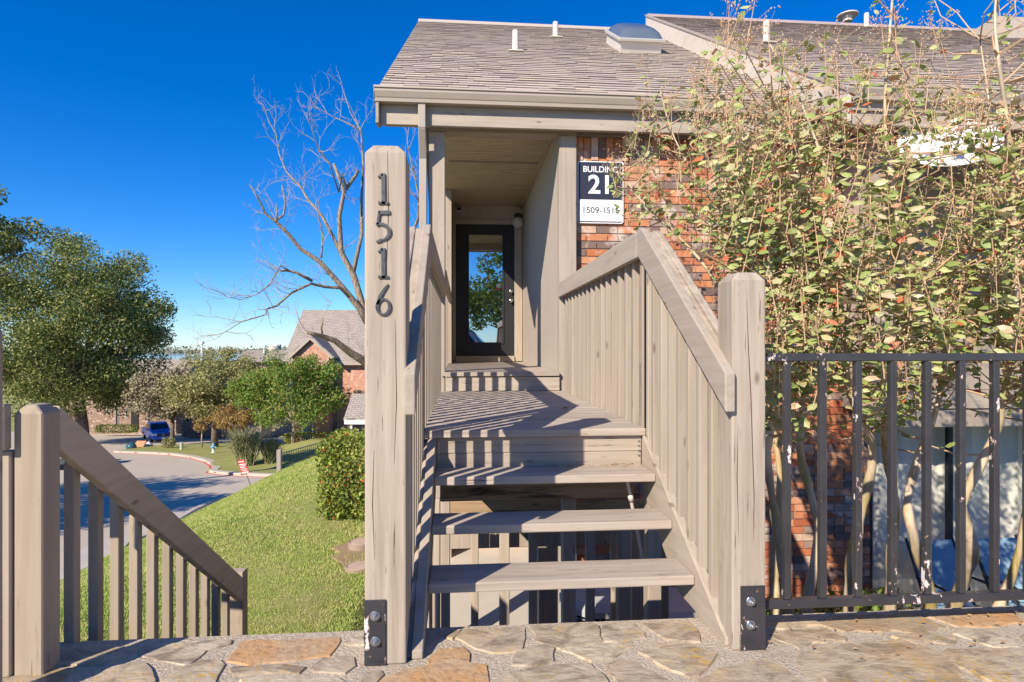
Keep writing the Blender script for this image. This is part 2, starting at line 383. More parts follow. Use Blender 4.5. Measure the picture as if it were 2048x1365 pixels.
# ------------------------------------------------------------ flagstone landing
MORTR = NT('pebbled mortar')
def _m():
    t = MORTR; a = t.noise(t.pos(), 90, 5, .7); b = t.noise(t.pos(), 6, 4); v = t.n('TexVoronoi'); v.inputs['Scale'].default_value = 130; t.l(t.pos(), v.inputs['Vector'])
    c = t.mix(t.ramp(a, [(.35, 0.0), (.65, 1.0)]), (.47, .39, .295), (.76, .65, .51)); c = t.mix(t.ramp(v.outputs['Distance'], [(.15, .5), (.35, 0.0)]), c, (.74, .69, .63))
    c = t.mix(t.ramp(b, [(.55, 0.0), (.75, .4)]), c, (.36, .28, .20)); t.bump(t.math('ADD', a, t.math('MULTIPLY', b, .8)), .9, .02); return t.out(c, .95, 0, .15)
_m(); MORTR = MORTR.m
def stonem():
    t = NT('flagstone'); r = t.n('ObjectInfo').outputs['Random']
    base = t.ramp(r, [(0, (.42, .33, .235)), (.2, (.50, .415, .30)), (.42, (.37, .295, .215)), (.6, (.55, .465, .345)), (.8, (.43, .345, .25)), (1, (.48, .39, .275))])
    a = t.noise(t.pos((1, 1.6, 1)), 7, 6, .68, .8); b = t.noise(t.pos(), 2.1, 4, .6); c3 = t.noise(t.pos((1, 2.5, 1)), 30, 5, .7)
    c = t.mix(t.ramp(a, [(.38, .85), (.55, 0.0)]), base, (.20, .155, .11))
    c = t.mix(t.ramp(b, [(.54, 0.0), (.72, .55)]), c, (.52, .30, .12))
    c = t.mix(t.ramp(c3, [(.56, 0.0), (.72, .6)]), c, (.55, .48, .38)); c = t.mix(t.ramp(c3, [(.30, .55), (.42, 0.0)]), c, (.13, .10, .075))
    lich = t.math('MULTIPLY', t.ramp(t.noise(t.pos(), 3.1, 3), [(.5, 0.0), (.62, 1.0)]), t.ramp(t.noise(t.pos(), 45, 4, .7), [(.52, 0.0), (.62, 1.0)]))
    c = t.mix(lich, c, (.50, .31, .055))
    t.bump(t.math('ADD', a, t.math('MULTIPLY', c3, .5)), .75, .012); return t.out(c, .88, 0, .25)
STONE = stonem()
RUST = NT('rust stained stone')
def _r():
    t = RUST; a = t.noise(t.pos(), 6, 5, .7); c = t.mix(t.ramp(a, [(.4, 0.0), (.6, 1.0)]), (.52, .30, .14), (.46, .33, .21)); c3 = t.noise(t.pos(), 40, 4, .7)
    c = t.mix(t.ramp(c3, [(.35, .5), (.5, 0.0)]), c, (.2, .11, .06)); t.bump(t.math('ADD', a, c3), .6, .01); return t.out(c, .85, 0, .2)
_r(); RUST = RUST.m
land = MB().box(-6, 8, -3.6, 2.36, -2.3, -.002)
ln = mk('stone_landing', land, MORTR, kind='structure', bevel=.02)
def flag(pts, mat, top):
    out = []
    n = len(pts); cx = sum(p[0] for p in pts)/n; cy = sum(p[1] for p in pts)/n
    for i in range(n):
        a, b = pts[i], pts[(i+1) % n]; L = math.hypot(b[0]-a[0], b[1]-a[1]); k = max(1, int(L/.035))
        for q in range(k):
            s_ = q/k; w = min(.009, L*.12)
            out.append((a[0]+(b[0]-a[0])*s_+rnd.uniform(-w, w), a[1]+(b[1]-a[1])*s_+rnd.uniform(-w, w)))
    m = MB(); N = len(out); sx, sy = rnd.uniform(-.02, .02), rnd.uniform(-.02, .02)
    def ring(f, z, jz=0): return [(cx+(x-cx)*f, cy+(y-cy)*f, z+(x-cx)*sx+(y-cy)*sy*.6+rnd.uniform(-jz, jz)) for x, y in out]
    R = [ring(1.075, -.04), ring(1.075, top-.007, .002), ring(1.045, top, .001), ring(.6, top+.001, .0006)]
    for r in R: m.v += r
    for k in range(3):
        for i in range(N): m.f.append((k*N+i, k*N+(i+1) % N, (k+1)*N+(i+1) % N, (k+1)*N+i)); m.mi.append(0)
    m.v.append((cx, cy, top)); c = len(m.v)-1
    for i in range(N): m.f.append((3*N+i, 3*N+(i+1) % N, c)); m.mi.append(0)
    mk('flagstone', m, mat, ln)
ST = [[(79,1327),(90,1316),(120,1301),(200,1294),(270,1297),(258,1308),(232,1318),(225,1327),(122,1331)],
[(-40,1358),(35,1346),(100,1339),(142,1340),(125,1358),(115,1376),(-40,1380)],[(178,1377),(190,1356),(215,1340),(260,1329),(302,1334),(305,1365),(302,1377)],
[(280,1305),(295,1294),(400,1287),(460,1283),(452,1292),(415,1302),(380,1329),(345,1324),(290,1314)],[(330,1360),(360,1338),(400,1323),(440,1321),(449,1330),(435,1352),(420,1374),(335,1374)],
[(465,1322),(480,1292),(487,1284),(600,1279),(675,1278),(676,1285),(655,1310),(600,1318),(500,1329)],[(460,1342),(475,1335),(580,1333),(608,1336),(598,1346),(470,1350)],
[(625,1338),(645,1321),(690,1314),(705,1316),(707,1335),(690,1346),(630,1344)],[(490,1362),(560,1355),(680,1357),(700,1375),(690,1390),(480,1388)],
[(692,1287),(705,1276),(727,1274),(727,1291),(700,1291)],[(720,1370),(722,1357),(735,1345),(760,1344),(765,1350),(755,1362),(740,1378)],
[(912,1278),(930,1260),(1048,1258),(1052,1267),(1044,1288),(1042,1300),(990,1306),(955,1296)],[(880,1268),(890,1262),(922,1261),(906,1280),(890,1274)],
[(1065,1258),(1070,1254),(1185,1250),(1191,1254),(1202,1282),(1190,1288),(1120,1298),(1075,1283)],[(1205,1283),(1208,1254),(1215,1250),(1262,1247),(1285,1266),(1288,1275),(1230,1284)],
[(1290,1250),(1380,1245),(1395,1262),(1397,1285),(1330,1280),(1305,1264)],[(855,1323),(880,1302),(925,1297),(935,1300),(935,1325),(860,1330)],[(1025,1333),(1032,1308),(1090,1293),(1107,1297),(1105,1321),(1075,1330)],
[(1132,1302),(1220,1287),(1265,1284),(1265,1297),(1230,1315),(1185,1325),(1170,1318)],[(1285,1310),(1315,1290),(1380,1293),(1432,1310),(1420,1335),(1382,1358),(1340,1340)],
[(765,1384),(770,1362),(810,1345),(870,1334),(930,1330),(965,1332),(977,1350),(978,1384)],[(995,1384),(1000,1365),(1020,1345),(1080,1335),(1175,1330),(1200,1352),(1235,1384)],
[(1215,1335),(1240,1322),(1270,1330),(1330,1358),(1345,1384),(1250,1384)],[(1400,1382),(1405,1362),(1440,1340),(1525,1322),(1560,1335),(1600,1362),(1605,1382)],
[(1593,1308),(1640,1298),(1800,1283),(1850,1300),(1900,1330),(1920,1350),(1900,1360),(1780,1364),(1640,1372),(1620,1362),(1596,1325)],
[(1545,1272),(1560,1265),(1650,1262),(1690,1278),(1690,1283),(1625,1285),(1600,1296),(1580,1290)],[(1538,1243),(1610,1238),(1632,1246),(1635,1254),(1550,1259),(1535,1258)],
[(1640,1249),(1680,1235),(1830,1229),(1860,1246),(1890,1255),(1850,1268),(1780,1262),(1690,1262)],[(1850,1232),(1862,1229),(2010,1224),(2048,1247),(2000,1253),(1920,1254)],
[(1790,1276),(1860,1269),(1915,1276),(1910,1286),(1830,1289)],[(1905,1268),(1960,1258),(2030,1285),(2035,1297),(1990,1295)],
[(1880,1310),(1900,1302),(2000,1299),(2100,1302),(2100,1352),(1960,1357),(1935,1340),(1895,1322)],[(2022,1226),(2100,1220),(2120,1258),(2058,1248)],[(2045,1275),(2120,1265),(2120,1292),(2060,1294)]]
for i, p in enumerate(ST):
    flag([atz(u, v, 0)[:2] for u, v in p], RUST if i in (5, 16, 20, 28) else STONE, rnd.uniform(.003, .006))
yy = 1.86
for row in range(5):
    xx = -3.2+rnd.uniform(0, .3)
    while xx < 3.2:
        w = rnd.uniform(.35, .7)
        flag([(xx+rnd.uniform(0, .05), yy), (xx+w*.5, yy+rnd.uniform(-.03, .02)), (xx+w, yy-rnd.uniform(0, .08)), (xx+w+rnd.uniform(-.06, .03), yy-.36), (xx+w*.4, yy-.42), (xx, yy-.36)], STONE, rnd.uniform(.004, .01)); xx += w+.06
    yy -= .47
# ------------------------------------------------------------ entry stair and bridge
E = thing('entry_stair', 'weathered taupe wooden stair and bridge with slatted railings leading to the black door', 'staircase', (.4, 2.1, 0))
def post(x0, x1, y0, y1, z1, z0=0.0):
    c = .028; m = MB(); zc = z1-.03
    m.v = [(x0,y0,z0),(x1,y0,z0),(x1,y1,z0),(x0,y1,z0),(x0,y0,zc),(x1,y0,zc),(x1,y1,zc),(x0,y1,zc),(x0+c,y0+c*.5,z1),(x1-c,y0+c*.5,z1),(x1-c,y1-c*.5,z1),(x0+c,y1-c*.5,z1)]
    m.f = [(0,3,2,1)]+[(i,(i+1)%4,4+(i+1)%4,4+i) for i in range(4)]+[(4+i,4+(i+1)%4,8+(i+1)%4,8+i) for i in range(4)]+[(8,9,10,11)]; m.mi = [0]*len(m.f)
    return m
lp = mk('post', post(-.333, -.193, 2.078, 2.218, 1.78), POSTM, E, bevel=.006, seg=2, label='tall left newel post with the house number')
rp = mk('post', post(.96, 1.085, 2.073, 2.198, 1.355), POSTM, E, bevel=.005, seg=2, label='shorter right newel post')
def plate(u0, u1, v0, v1, bolts, yf, par):
    a = aty(u0, v0, yf); b = aty(u1, v1, yf)
    mk('bracket', MB().box(a[0], b[0], yf-.008, yf-.0005, max(b[2], .002), a[2]), CHIP, par, bevel=.002)
    for u, v in bolts:
        p = aty(u, v, yf-.008); m = MB()
        m.tube([(p[0], yf-.0085, p[2]), (p[0], yf-.012, p[2])], .017, 18); m.tube([(p[0], yf-.012, p[2]), (p[0], yf-.024, p[2])], .0115, 6); m.tube([(p[0], yf-.024, p[2]), (p[0], yf-.03, p[2])], .006, 10)
        mk('bolt', m, GALV, par, bevel=.001)
plate(729, 772, 1200, 1335, [(750, 1232), (751, 1283)], 2.078, lp); plate(1480, 1529, 1172, 1298, [(1501, 1203), (1501, 1250)], 2.073, rp)
# house number 1516, one sub-part a digit
PEWTER = plain('worn pewter', (.10, .10, .10), .42, .6, .5, ns=60, amt=.45)
def ribbon(strokes, yf, th=.007):
    m = MB()
    for pts, ws in strokes:
        n = len(pts); L = []; R = []
        for i, p in enumerate(pts):
            a = pts[max(0, i-1)]; b = pts[min(n-1, i+1)]; tx, tz = b[0]-a[0], b[1]-a[1]; q = math.hypot(tx, tz) or 1
            w = ws[i] if hasattr(ws, '__len__') else ws
            L.append((p[0]-tz/q*w/2, p[1]+tx/q*w/2)); R.append((p[0]+tz/q*w/2, p[1]-tx/q*w/2))
        for i in range(n-1):
            m.py([L[i], L[i+1], R[i+1], R[i]], yf-th, yf-.0003)
    return m
def arc(cx, cz, rx, rz, a0, a1, n=14): return [(cx+rx*math.cos(math.radians(a0+(a1-a0)*i/n)), cz+rz*math.sin(math.radians(a0+(a1-a0)*i/n))) for i in range(n+1)]
def digit(ch, u, v0, v1):
    a = aty(u, v0, 2.078); b = aty(u, v1, 2.078); x, z1, z0 = a[0], a[2], b[2]; h = z1-z0
    if ch == '1': s_ = [([(x+.003, z1), (x+.004, z0)], .013), ([(x-.014, z0+.004), (x+.021, z0+.004)], .008), ([(x-.015, z1-.013), (x+.001, z1-.004)], [.004, .011])]
    elif ch == '5': s_ = [([(x-.012, z1-.006), (x+.024, z1-.004)], .012), ([(x-.012, z1), (x-.018, z0+h*.52)], .008), (arc(x-.014, z0+h*.32, .036, h*.27, 105, -70), [.005+.008*math.sin(math.pi*i/14) for i in range(15)]), ([(x-.004, z0+h*.07), (x-.022, z0)], [.01, .006])]
    else: s_ = [(arc(x, z0+h*.27, .021, h*.25, 0, 360, 26), [.007+.004*abs(math.cos(2*math.pi*i/26)) for i in range(27)]), ([(x-.019, z0+h*.34), (x-.012, z0+h*.6), (x+.002, z0+h*.82), (x+.016, z1)], [.01, .011, .009, .004])]
    mk('digit', ribbon(s_, 2.078), PEWTER, lp, label='house number digit '+ch)
digit('1', 765, 348, 409); digit('5', 766, 423, 485); digit('1', 765, 497, 557); digit('6', 767, 569, 631)
DK = plain('dry check', (.06, .045, .03), .9)
for par, pts, yf in ((rp, [(1493, 600), (1497, 700), (1502, 800), (1505, 900), (1508, 990), (1507, 1080)], 2.073), (rp, [(1476, 850), (1474, 960), (1478, 1090)], 2.073), (lp, [(775, 300), (777, 420), (774, 520)], 2.078), (lp, [(790, 640), (793, 800), (788, 930)], 2.078), (lp, [(748, 900), (745, 1010), (749, 1120)], 2.078)):
    P_ = [(aty(u, v, yf)[0], aty(u, v, yf)[2]) for u, v in pts]; k_ = len(P_); mk('crack', ribbon([(P_, [.0006]+[.0028]*(k_-2)+[.0006])], yf, .0008), DK, par)
# stringers, treads, risers
sg = [(2.105, .0), (2.105, .03), (2.14, .045), (3.13, .63), (3.13, .34), (2.58, .0)]
mk('stringer', MB().px(sg, .950, .990), RAILY, E, bevel=.003); mk('stringer', MB().px(sg, -.178, -.138), RAILY, E, bevel=.003)
mk('stringer_trim', MB().px([(y, z-.02) for y, z in sg[1:4]]+[(3.13, .50), (2.2, .0)], -.197, -.1795), RAILY, E, bevel=.003)
for yf, z in ((2.39, .148), (2.655, .297), (2.89, .459)):
    mk('tread', MB().box(-.137, .949, yf, yf+(.235 if z > .4 else .21), z-.04, z), DECK, E, bevel=.006, seg=2)
mk('riser', MB().box(-.1365, .9485, 3.128, 3.165, .531, .612), FASC, E, bevel=.003); mk('riser', MB().box(-.1365, .9485, 3.13, 3.165, .40, .529), FASC, E, bevel=.003)
for x in (-.122, .933):
    for z in (.585, .56, .535, .51): mk('nail', MB().tube([(x, 3.1275, z), (x, 3.121, z)], .005, 8), GALV, E)
mk('beam', MB().box(-.12, .93, 3.20, 3.24, .262, .36), OLDW, E, bevel=.006)
y = 3.10; i = 0
while y < 5.74:
    w = .137; y1 = min(y+w, 5.765)
    mk('deck_board', MB().box(-.2+rnd.uniform(-.006, .004), .962+rnd.uniform(-.004, .012), y, y1-.006, .615, .653+rnd.uniform(-.0015, .0015)), DECK, E, bevel=.004); y += w
for x in (-.18, .38, .90): mk('joist', MB().box(x, x+.04, 3.24, 5.76, .40, .612), OLDZ, E)
for a, b, z0 in ((5.77, 5.82, .668), ): mk('riser', MB().box(-.158, .938, 5.765, 5.80, .655, .79), FASC, E, bevel=.003)
y = 5.745
while y < 9.36:
    mk('deck_board', MB().box(-.2, .935, y, min(y+.14, 9.37)-.006, .798, .836), DECK, E, bevel=.003); y += .14
# railings
slope = [(2.05, .855), (2.05, .995), (3.055, 1.70), (3.10, 1.712), (3.14, 1.700), (3.14, 1.565), (3.11, 1.56)]
for inner, bal, outer in (((.924, .962), (.9625, .999), (1.0, 1.036)), ((-.198, -.16), (-.2355, -.1985), (-.274, -.236))):
    R_ = bal[0] > 0
    mk('handrail', MB().px(slope, *inner), RAILY, E, bevel=.005, seg=2)
    so_ = slope if R_ else [(2.225, .975), (2.225, 1.115)]+slope[2:]
    if R_: so_ = [(2.205, .96), (2.205, 1.10)]+slope[2:]
    mk('handrail', MB().px([(y_, z_-.012) for y_, z_ in so_], *outer), SPLIT, E, bevel=.006, seg=2)
    mk('rail_core', MB().px([(y_, z_-.02) for y_, z_ in ([(2.23, 1.0), (2.23, 1.10)]+slope[2:])], bal[0], bal[1]), SPLIT if R_ else RAILY, E)
    mk('handrail', MB().box(inner[0], inner[1], 3.143, 5.79, 1.56, 1.70), RAILY, E, bevel=.005, seg=2)
    mk('handrail', MB().box(outer[0], outer[1], 3.143, 5.79, 1.575, 1.69), RAILY, E, bevel=.005)
    y = 2.255
    while y < 3.09:
        zt = .92+(y-2.05)*.70-.02; zb = .613*(y-2.11)-.20
        mk('baluster', MB().box(bal[0], bal[1], y, y+.036, max(zb, .004 if y < 2.34 else zb), zt), WZ, E, bevel=.003); y += .119
    me = mesh('baluster', MB().box(0, bal[1]-bal[0], 0, .038, 0, 1.69-.45), WZ)
    y = 3.16
    while y < 5.70: inst('baluster', me, (bal[0], y, .45), E, bevel=.003); y += .16
    if not R_:
        mk('handrail', MB().box(inner[0], inner[1], 5.98, 8.50, 1.70, 1.84), RAILY, E, bevel=.004); y = 6.06
        me2 = mesh('baluster', MB().box(0, .037, 0, .038, 0, 1.80-.80), WZ)
        while y < 8.45: inst('baluster', me2, (bal[0], y, .80), E); y += .16
mk('post', post(.9625, 1.036, 3.06, 3.14, 1.55, -1.9), WZ, E, bevel=.003); mk('post', post(-.274, -.1985, 3.06, 3.14, 1.55, -1.9), WZ, E, bevel=.003)
# timber under the bridge
U = thing('lower_screen', 'bare weathered timber screen and props standing below the stair treads', 'screen', (.4, 4.0, -1.9))
def ub(u0, u1, v0, v1, Y, th, mat, name):
    a = aty(u0, v0, Y); b = aty(u1, v1, Y); mk(name, MB().box(a[0], b[0], Y, Y+th, max(b[2], -1.9), a[2]), mat, U, bevel=.004)
ub(885, 1130, 1004, 1024, 3.9, .04, OLDW, 'rail'); ub(1150, 1290, 1004, 1024, 3.9, .04, OLDW, 'rail')
ub(885, 1235, 1068, 1090, 4.1, .04, OLDZ, 'rail')
for u0, u1 in ((868, 880), (882, 900)): ub(u0, u1, 1000, 1900, 3.6, .06, OLDZ, 'slat')
for u0, u1 in ((942, 957), (999, 1019), (1058, 1074), (1172, 1190), (1222, 1235)): ub(u0, u1, 1003, 1900, 4.0, .04, OLDZ, 'slat')
ub(1076, 1116, 1090, 1900, 4.6, .1, TANW, 'prop'); ub(1126, 1152, 1003, 1900, 3.75, .09, OLDZ, 'prop'); ub(1238, 1262, 1040, 1900, 3.85, .09, OLDZ, 'prop'); ub(1264, 1300, 1040, 1900, 4.2, .1, OLDZ, 'prop'); ub(1303, 1338, 1040, 1900, 4.3, .1, TANW, 'prop')
cd = MB(); A = atd(1252, 952, 3.05); B_ = atd(1262, 1000, 3.08); C_ = atd(1312, 1262, 3.2)
cd.tube([A, B_, C_], [.009]*3, 10); cd.tube([atd(1260, 990, 3.078), atd(1263, 1003, 3.082)], .014, 10)
tag(mk('conduit', cd, plain('pale pipe', (.62, .55, .46), .5), smooth=True), 'thin pale conduit pipe slanting down behind the stair treads', 'pipe')
# ------------------------------------------------------------ the house
HS = thing('townhouse', 'taupe and red brick townhouse with brown shingle roof and black glazed front door', 'house', (2, 7, -1.9))
PIT = .659
def zroof(y, right=False): return (6.92 if not right else 7.20) - PIT*(10.83-y)
YE, YR, YE2 = 5.55, 10.83, 5.02
# columns, porch
mk('column', MB().box(-.322, -.169, 5.80, 5.95, -1.9, 3.148), WZ, HS, bevel=.006); mk('column', MB().box(.942, 1.112, 5.80, 5.95, -1.9, 3.148), WZ, HS, bevel=.006)
mk('beam', MB().box(-.322, 1.112, 5.80, 5.95, 3.15, 3.40), WX, HS)
cl = mk('porch_ceiling', MB().box(-.33, .97, 5.95, 9.5, 3.29, 3.32), PLY, HS)
mk('batten', MB().box(-.16, .93, 7.15, 7.19, 3.27, 3.289), WX, cl); mk('trim', MB().px([(5.95, 3.289), (9.42, 3.289), (9.42, 3.245), (5.95, 3.245)], .905, .938), WY, cl)
vb = MB().box(.70, .86, 8.2, 8.36, 3.281, 3.289); mk('vent', vb, TAUPE, cl)
def grooved(x, y0, y1, z0, z1, face, pitch=.10, g=.012, d=.01):
    m = MB(); y = y0
    while y < y1-.001:
        e = min(y+pitch, y1)
        m.box(*( (x, x+.02, y+g/2, e-g/2, z0, z1) )); y += pitch
    m.box(x+d, x+.05, y0, y1, z0, z1); return m
mk('siding', grooved(.942, 5.955, 9.42, .80, 3.289, -1), SID, HS)
mk('side_wall', MB().box(-.33, -.16, 8.5, 9.6, -1.9, 3.289), SID, HS); mk('corner_trim', MB().box(-.34, -.155, 8.46, 8.499, .84, 3.285), WZ, HS, bevel=.004)
mk('side_wall', MB().box(-.33, -.16, 9.6, 12, -1.9, 3.4), SID, HS)
yd = 9.42
hd = MB()
for k in range(11): hd.box(-.155+k*.1+.005, -.155+(k+1)*.1-.005, yd, yd+.03, 3.07, 3.289)
hd.box(-.16, .94, yd+.012, yd+.1, 3.07, 3.289); mk('header_siding', hd, SID, HS)
mk('door_casing', MB().box(-.155, -.108, yd-.03, yd+.05, .845, 3.068), WZ, HS, bevel=.004); mk('door_casing', MB().box(.812, .935, yd-.03, yd+.05, .845, 3.068), WZ, HS, bevel=.004)
mk('door_casing', MB().box(-.107, .811, yd-.03, yd+.05, 2.995, 3.068), WX, HS, bevel=.004); mk('threshold', MB().box(-.107, .811, yd-.06, yd+.1, .838, .93), WX, HS, bevel=.005)
mk('lower_wall', MB().box(-.16, 1.118, 8.9, 9.0, -1.9, .75), SID, HS); mk('brick_course', MB().box(-.16, 1.118, 8.86, 8.899, -1.9, -1.55), BRICK, HS)
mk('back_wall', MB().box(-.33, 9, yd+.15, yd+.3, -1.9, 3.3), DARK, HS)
DOORM = plain('black door paint', (.018, .019, .022), .5, 0, .4)
gx0, gx1 = aty(938, 500, yd)[0], aty(1005, 500, yd)[0]; gz1, gz0 = aty(970, 470, yd)[2], aty(970, 685, yd)[2]
dm = MB(); x0, x1, z0, z1 = -.104, .808, .933, 2.992; ya, yb = yd, yd+.045
dm.box(x0, gx0, ya, yb, z0, z1); dm.box(gx1, x1, ya, yb, z0, z1); dm.box(gx0, gx1, ya, yb, z0, gz0); dm.box(gx0, gx1, ya, yb, gz1, z1)
DR = mk('door', dm, DOORM, HS)
fm = MB(); q = .03
for b in ((gx0-q, gx0, gz0-q, gz1+q), (gx1, gx1+q, gz0-q, gz1+q), (gx0, gx1, gz1, gz1+q), (gx0, gx1, gz0-q, gz0)): fm.box(b[0], b[1], ya-.012, ya-.001, b[2], b[3])
mk('glazing_frame', fm, DOORM, DR, bevel=.004)
mk('glass_pane', MB().box(gx0, gx1, ya+.012, ya+.018, gz0, gz1), GLASS, DR)
bl = MB(); z = gz0+.01
while z < gz1-.01: bl.px([(ya+.028, z), (ya+.040, z+.012), (ya+.041, z+.0125), (ya+.029, z+.0005)], gx0+.01, gx1-.01); z += .021
mk('blind', bl, plain('blind slat', (.55, .55, .50), .5), DR, kind='stuff')
mk('door_backing', MB().box(gx0, gx1, ya+.06, ya+.07, gz0, gz1), DARK, DR)
for v, r in ((583, .026), (602, .031)):
    p = aty(1021, v, yd); m = MB(); m.tube([(p[0], yd-.001, p[2]), (p[0], yd-.012, p[2])], .034, 16); m.tube([(p[0], yd-.012, p[2]), (p[0], yd-.045, p[2])], .012, 10)
    m.ball((p[0], yd-.06, p[2]), (r, .02, r)); mk('deadbolt' if v < 590 else 'door_knob', m, CHROME, DR, smooth=True)
p = aty(997, 574, yd); mk('sticker', MB().box(p[0]-.035, p[0]+.035, ya+.0105, ya+.0115, p[2]-.01, p[2]+.05), WHITE, DR); mk('sticker', MB().box(p[0]-.03, p[0]+.03, ya+.0105, ya+.0115, p[2]-.05, p[2]-.012), plain('red sticker', (.6, .1, .06)), DR)
GLOBE = NT('globe glass'); GLOBE.b.inputs['Transmission Weight'].default_value = .6; GLOBE = GLOBE.out((.8, .78, .72), .25)
p = aty(1036, 446, 9.2); lt = mk('porch_light', MB().ball(p, .085, 18, 12), GLOBE, HS, smooth=True); mk('fixture_base', MB().lathe((p[0], p[1], p[2]+.075), [(.055, 0), (.065, .02), (.06, .06), (.02, .07)], 16).box(p[0]-.02, p[0]+.06, 9.2, yd-.02, p[2]+.10, p[2]+.14), BLACK, lt)
p = aty(918, 420, 9.25); cm = MB().box(p[0]-.045, p[0]+.05, 9.2, 9.30, p[2]-.03, p[2]+.035); fl = mk('flood_lamp', cm, plain('lamp housing', (.5, .46, .4), .5), HS, bevel=.012, seg=2)
mk('lens', MB().box(p[0]-.03, p[0]+.035, 9.192, 9.199, p[2]-.022, p[2]+.022), BLACK, fl); mk('arm', MB().tube([(p[0], 9.25, p[2]+.035), (p[0]-.02, 9.3, p[2]+.08), (p[0]-.02, 9.415, p[2]+.06)], .008, 8), GALV, fl)
# eaves
FXL, FXR = -.763, 3.40
mk('fascia', MB().box(FXL, FXR, 5.65, 5.69, 3.147, 3.42), FASC, HS, bevel=.004)
mk('soffit', MB().box(FXL+.03, FXR, 5.691, 5.80, 3.18, 3.20), WX, HS); mk('soffit', MB().px([(5.80, 3.28), (YR, zroof(YR)-.22), (YR, zroof(YR)-.19), (5.80, 3.31)], FXL+.03, -.322), WY, HS)
mk('rake_trim', MB().px([(5.57, 3.13), (5.57, zroof(5.57)-.03), (YR, zroof(YR)-.03), (YR, zroof(YR)-.23), (5.70, 3.13)], FXL-.03, FXL-.001), WY, HS, bevel=.004)
def gutter(x0, x1, ye, zb, zt):
    pr = [(ye, zt), (ye-.005, zt-.018), (ye+.008, zt-.022), (ye+.008, zt-.045), (ye+.035, zb+.028), (ye+.04, zb), (ye+.105, zb), (ye+.105, zt-.004), (ye+.099, zt-.004), (ye+.099, zb+.006), (ye+.045, zb+.006), (ye+.012, zt-.03), (ye+.012, zt)]
    return MB().px(pr, x0, x1)
gt = mk('gutter', gutter(-.803, 3.39, 5.52, 3.326, 3.456), TAUPE, HS); mk('end_cap', MB().px([(5.52, 3.456), (5.53, 3.40), (5.56, 3.326), (5.62, 3.326), (5.62, 3.454)], -.807, -.8035), TAUPE, gt)
mk('gutter', gutter(3.36, 11, 4.97, 3.262, 3.388), TAUPE, HS)
rt = MB(); rt.px([(5.08, 3.262), (5.60, 3.326), (5.60, 3.45), (5.08, 3.385)], 3.392, 3.408); mk('gutter_return', rt, TAUPE, HS)
ds_ = MB(); xd = -.375
ds_.box(xd-.035, xd+.035, 5.575, 5.635, 3.10, 3.34); ds_.px([(5.575, 3.10), (5.635, 3.10), (5.79, 2.96), (5.79, 2.88), (5.73, 2.86)], xd-.035, xd+.035); ds_.box(xd-.035, xd+.035, 5.73, 5.79, -1.85, 2.87)
mk('downspout', ds_, TAUPE, HS, bevel=.006)
# roofs: shingles are pieces near the eave, one joined mesh beyond
BUTT = plain('shingle butt edge', (.13, .105, .09), .95)
def roof(right, x0, x1, ye, nmax):
    sh = MB().px([(ye, zroof(ye, right)-.03), (YR, zroof(YR, right)-.03), (YR+4.7, zroof(ye, right)-.03), (YR+4.7, zroof(ye, right)-.08), (YR, zroof(YR, right)-.08), (ye, zroof(ye, right)-.08)], x0, x1)
    rf = mk('roof', sh, plain('roof deck', (.16, .13, .11), .95), HS)
    L = (YR-ye)/math.cos(math.atan(PIT)); ex = .128; n = int(L/ex)+1; ca, sa = math.cos(math.atan(PIT)), math.sin(math.atan(PIT))
    rest = MB(); cnt = 0
    for k in range(n):
        s0 = k*ex-.015; s1 = min(s0+ex+.05, L); x = x0-rnd.uniform(0, .3); zz = zroof(ye, right)
        while x < x1:
            w = rnd.choice([.16, .2, .26, .32]); a, b = max(x, x0), min(x+w-.004, x1); x += w
            if b-a < .03: continue
            th = rnd.choice([.002, .003, .007]); sj = s0+rnd.uniform(-.003, .003)
            def P(X, s_, h): return (X, ye+s_*ca-h*sa, zz+s_*sa+h*ca)
            lo, hi = -.022, -.028
            pts = [P(a, sj, lo), P(b, sj, lo), P(b, s1, hi), P(a, s1, hi), P(a, sj, lo+th+.004), P(b, sj, lo+th+.004), P(b, s1, hi+th*.4), P(a, s1, hi+th*.4)]
            fs = [(0,3,2,1),(4,5,6,7),(0,1,5,4),(1,2,6,5),(2,3,7,6),(3,0,4,7)]
            if cnt < nmax:
                m = MB().add(pts, fs); m.mi[2] = 1; mk('shingle', m, [SHING, BUTT], rf); cnt += 1
            else: rest.add(pts, fs); rest.mi[-4] = 1
    mk('shingles', rest, [SHING, BUTT], rf, kind='stuff')
    mk('ridge_cap', MB().px([(YR-.13, zroof(YR, right)-.075), (YR, zroof(YR, right)+.022), (YR+.13, zroof(YR, right)-.075), (YR+.13, zroof(YR, right)-.10), (YR, zroof(YR, right)-.01), (YR-.13, zroof(YR, right)-.10)], x0, x1), SHING, rf)
    return rf
r1 = roof(False, -.785, 3.44, YE, 180); r2 = roof(True, 3.40, 11, YE2, 120)
mk('rake_board', MB().px([(5.0, zroof(5.0, True)-.30), (5.0, zroof(5.0, True)-.03), (YR, zroof(YR, True)-.03), (YR, zroof(YR, True)-.33)], 3.365, 3.399), RAKE, HS, bevel=.004)
mk('rake_drip', MB().px([(5.0, zroof(5.0, True)-.028), (5.0, zroof(5.0, True)), (YR, zroof(YR, True)), (YR, zroof(YR, True)-.028)], 3.35, 3.395), TAUPE, HS)
def onroof(u, v, right=False):
    r = ray(u, v); z0 = (7.20 if right else 6.92)-PIT*10.83
    d = (z0-H)/(r[2]-PIT*r[1]); return (r[0]*d, r[1]*d, H+r[2]*d)
PIPE = plain('roof vent paint', (.66, .58, .50), .6, ns=20, amt=.1)
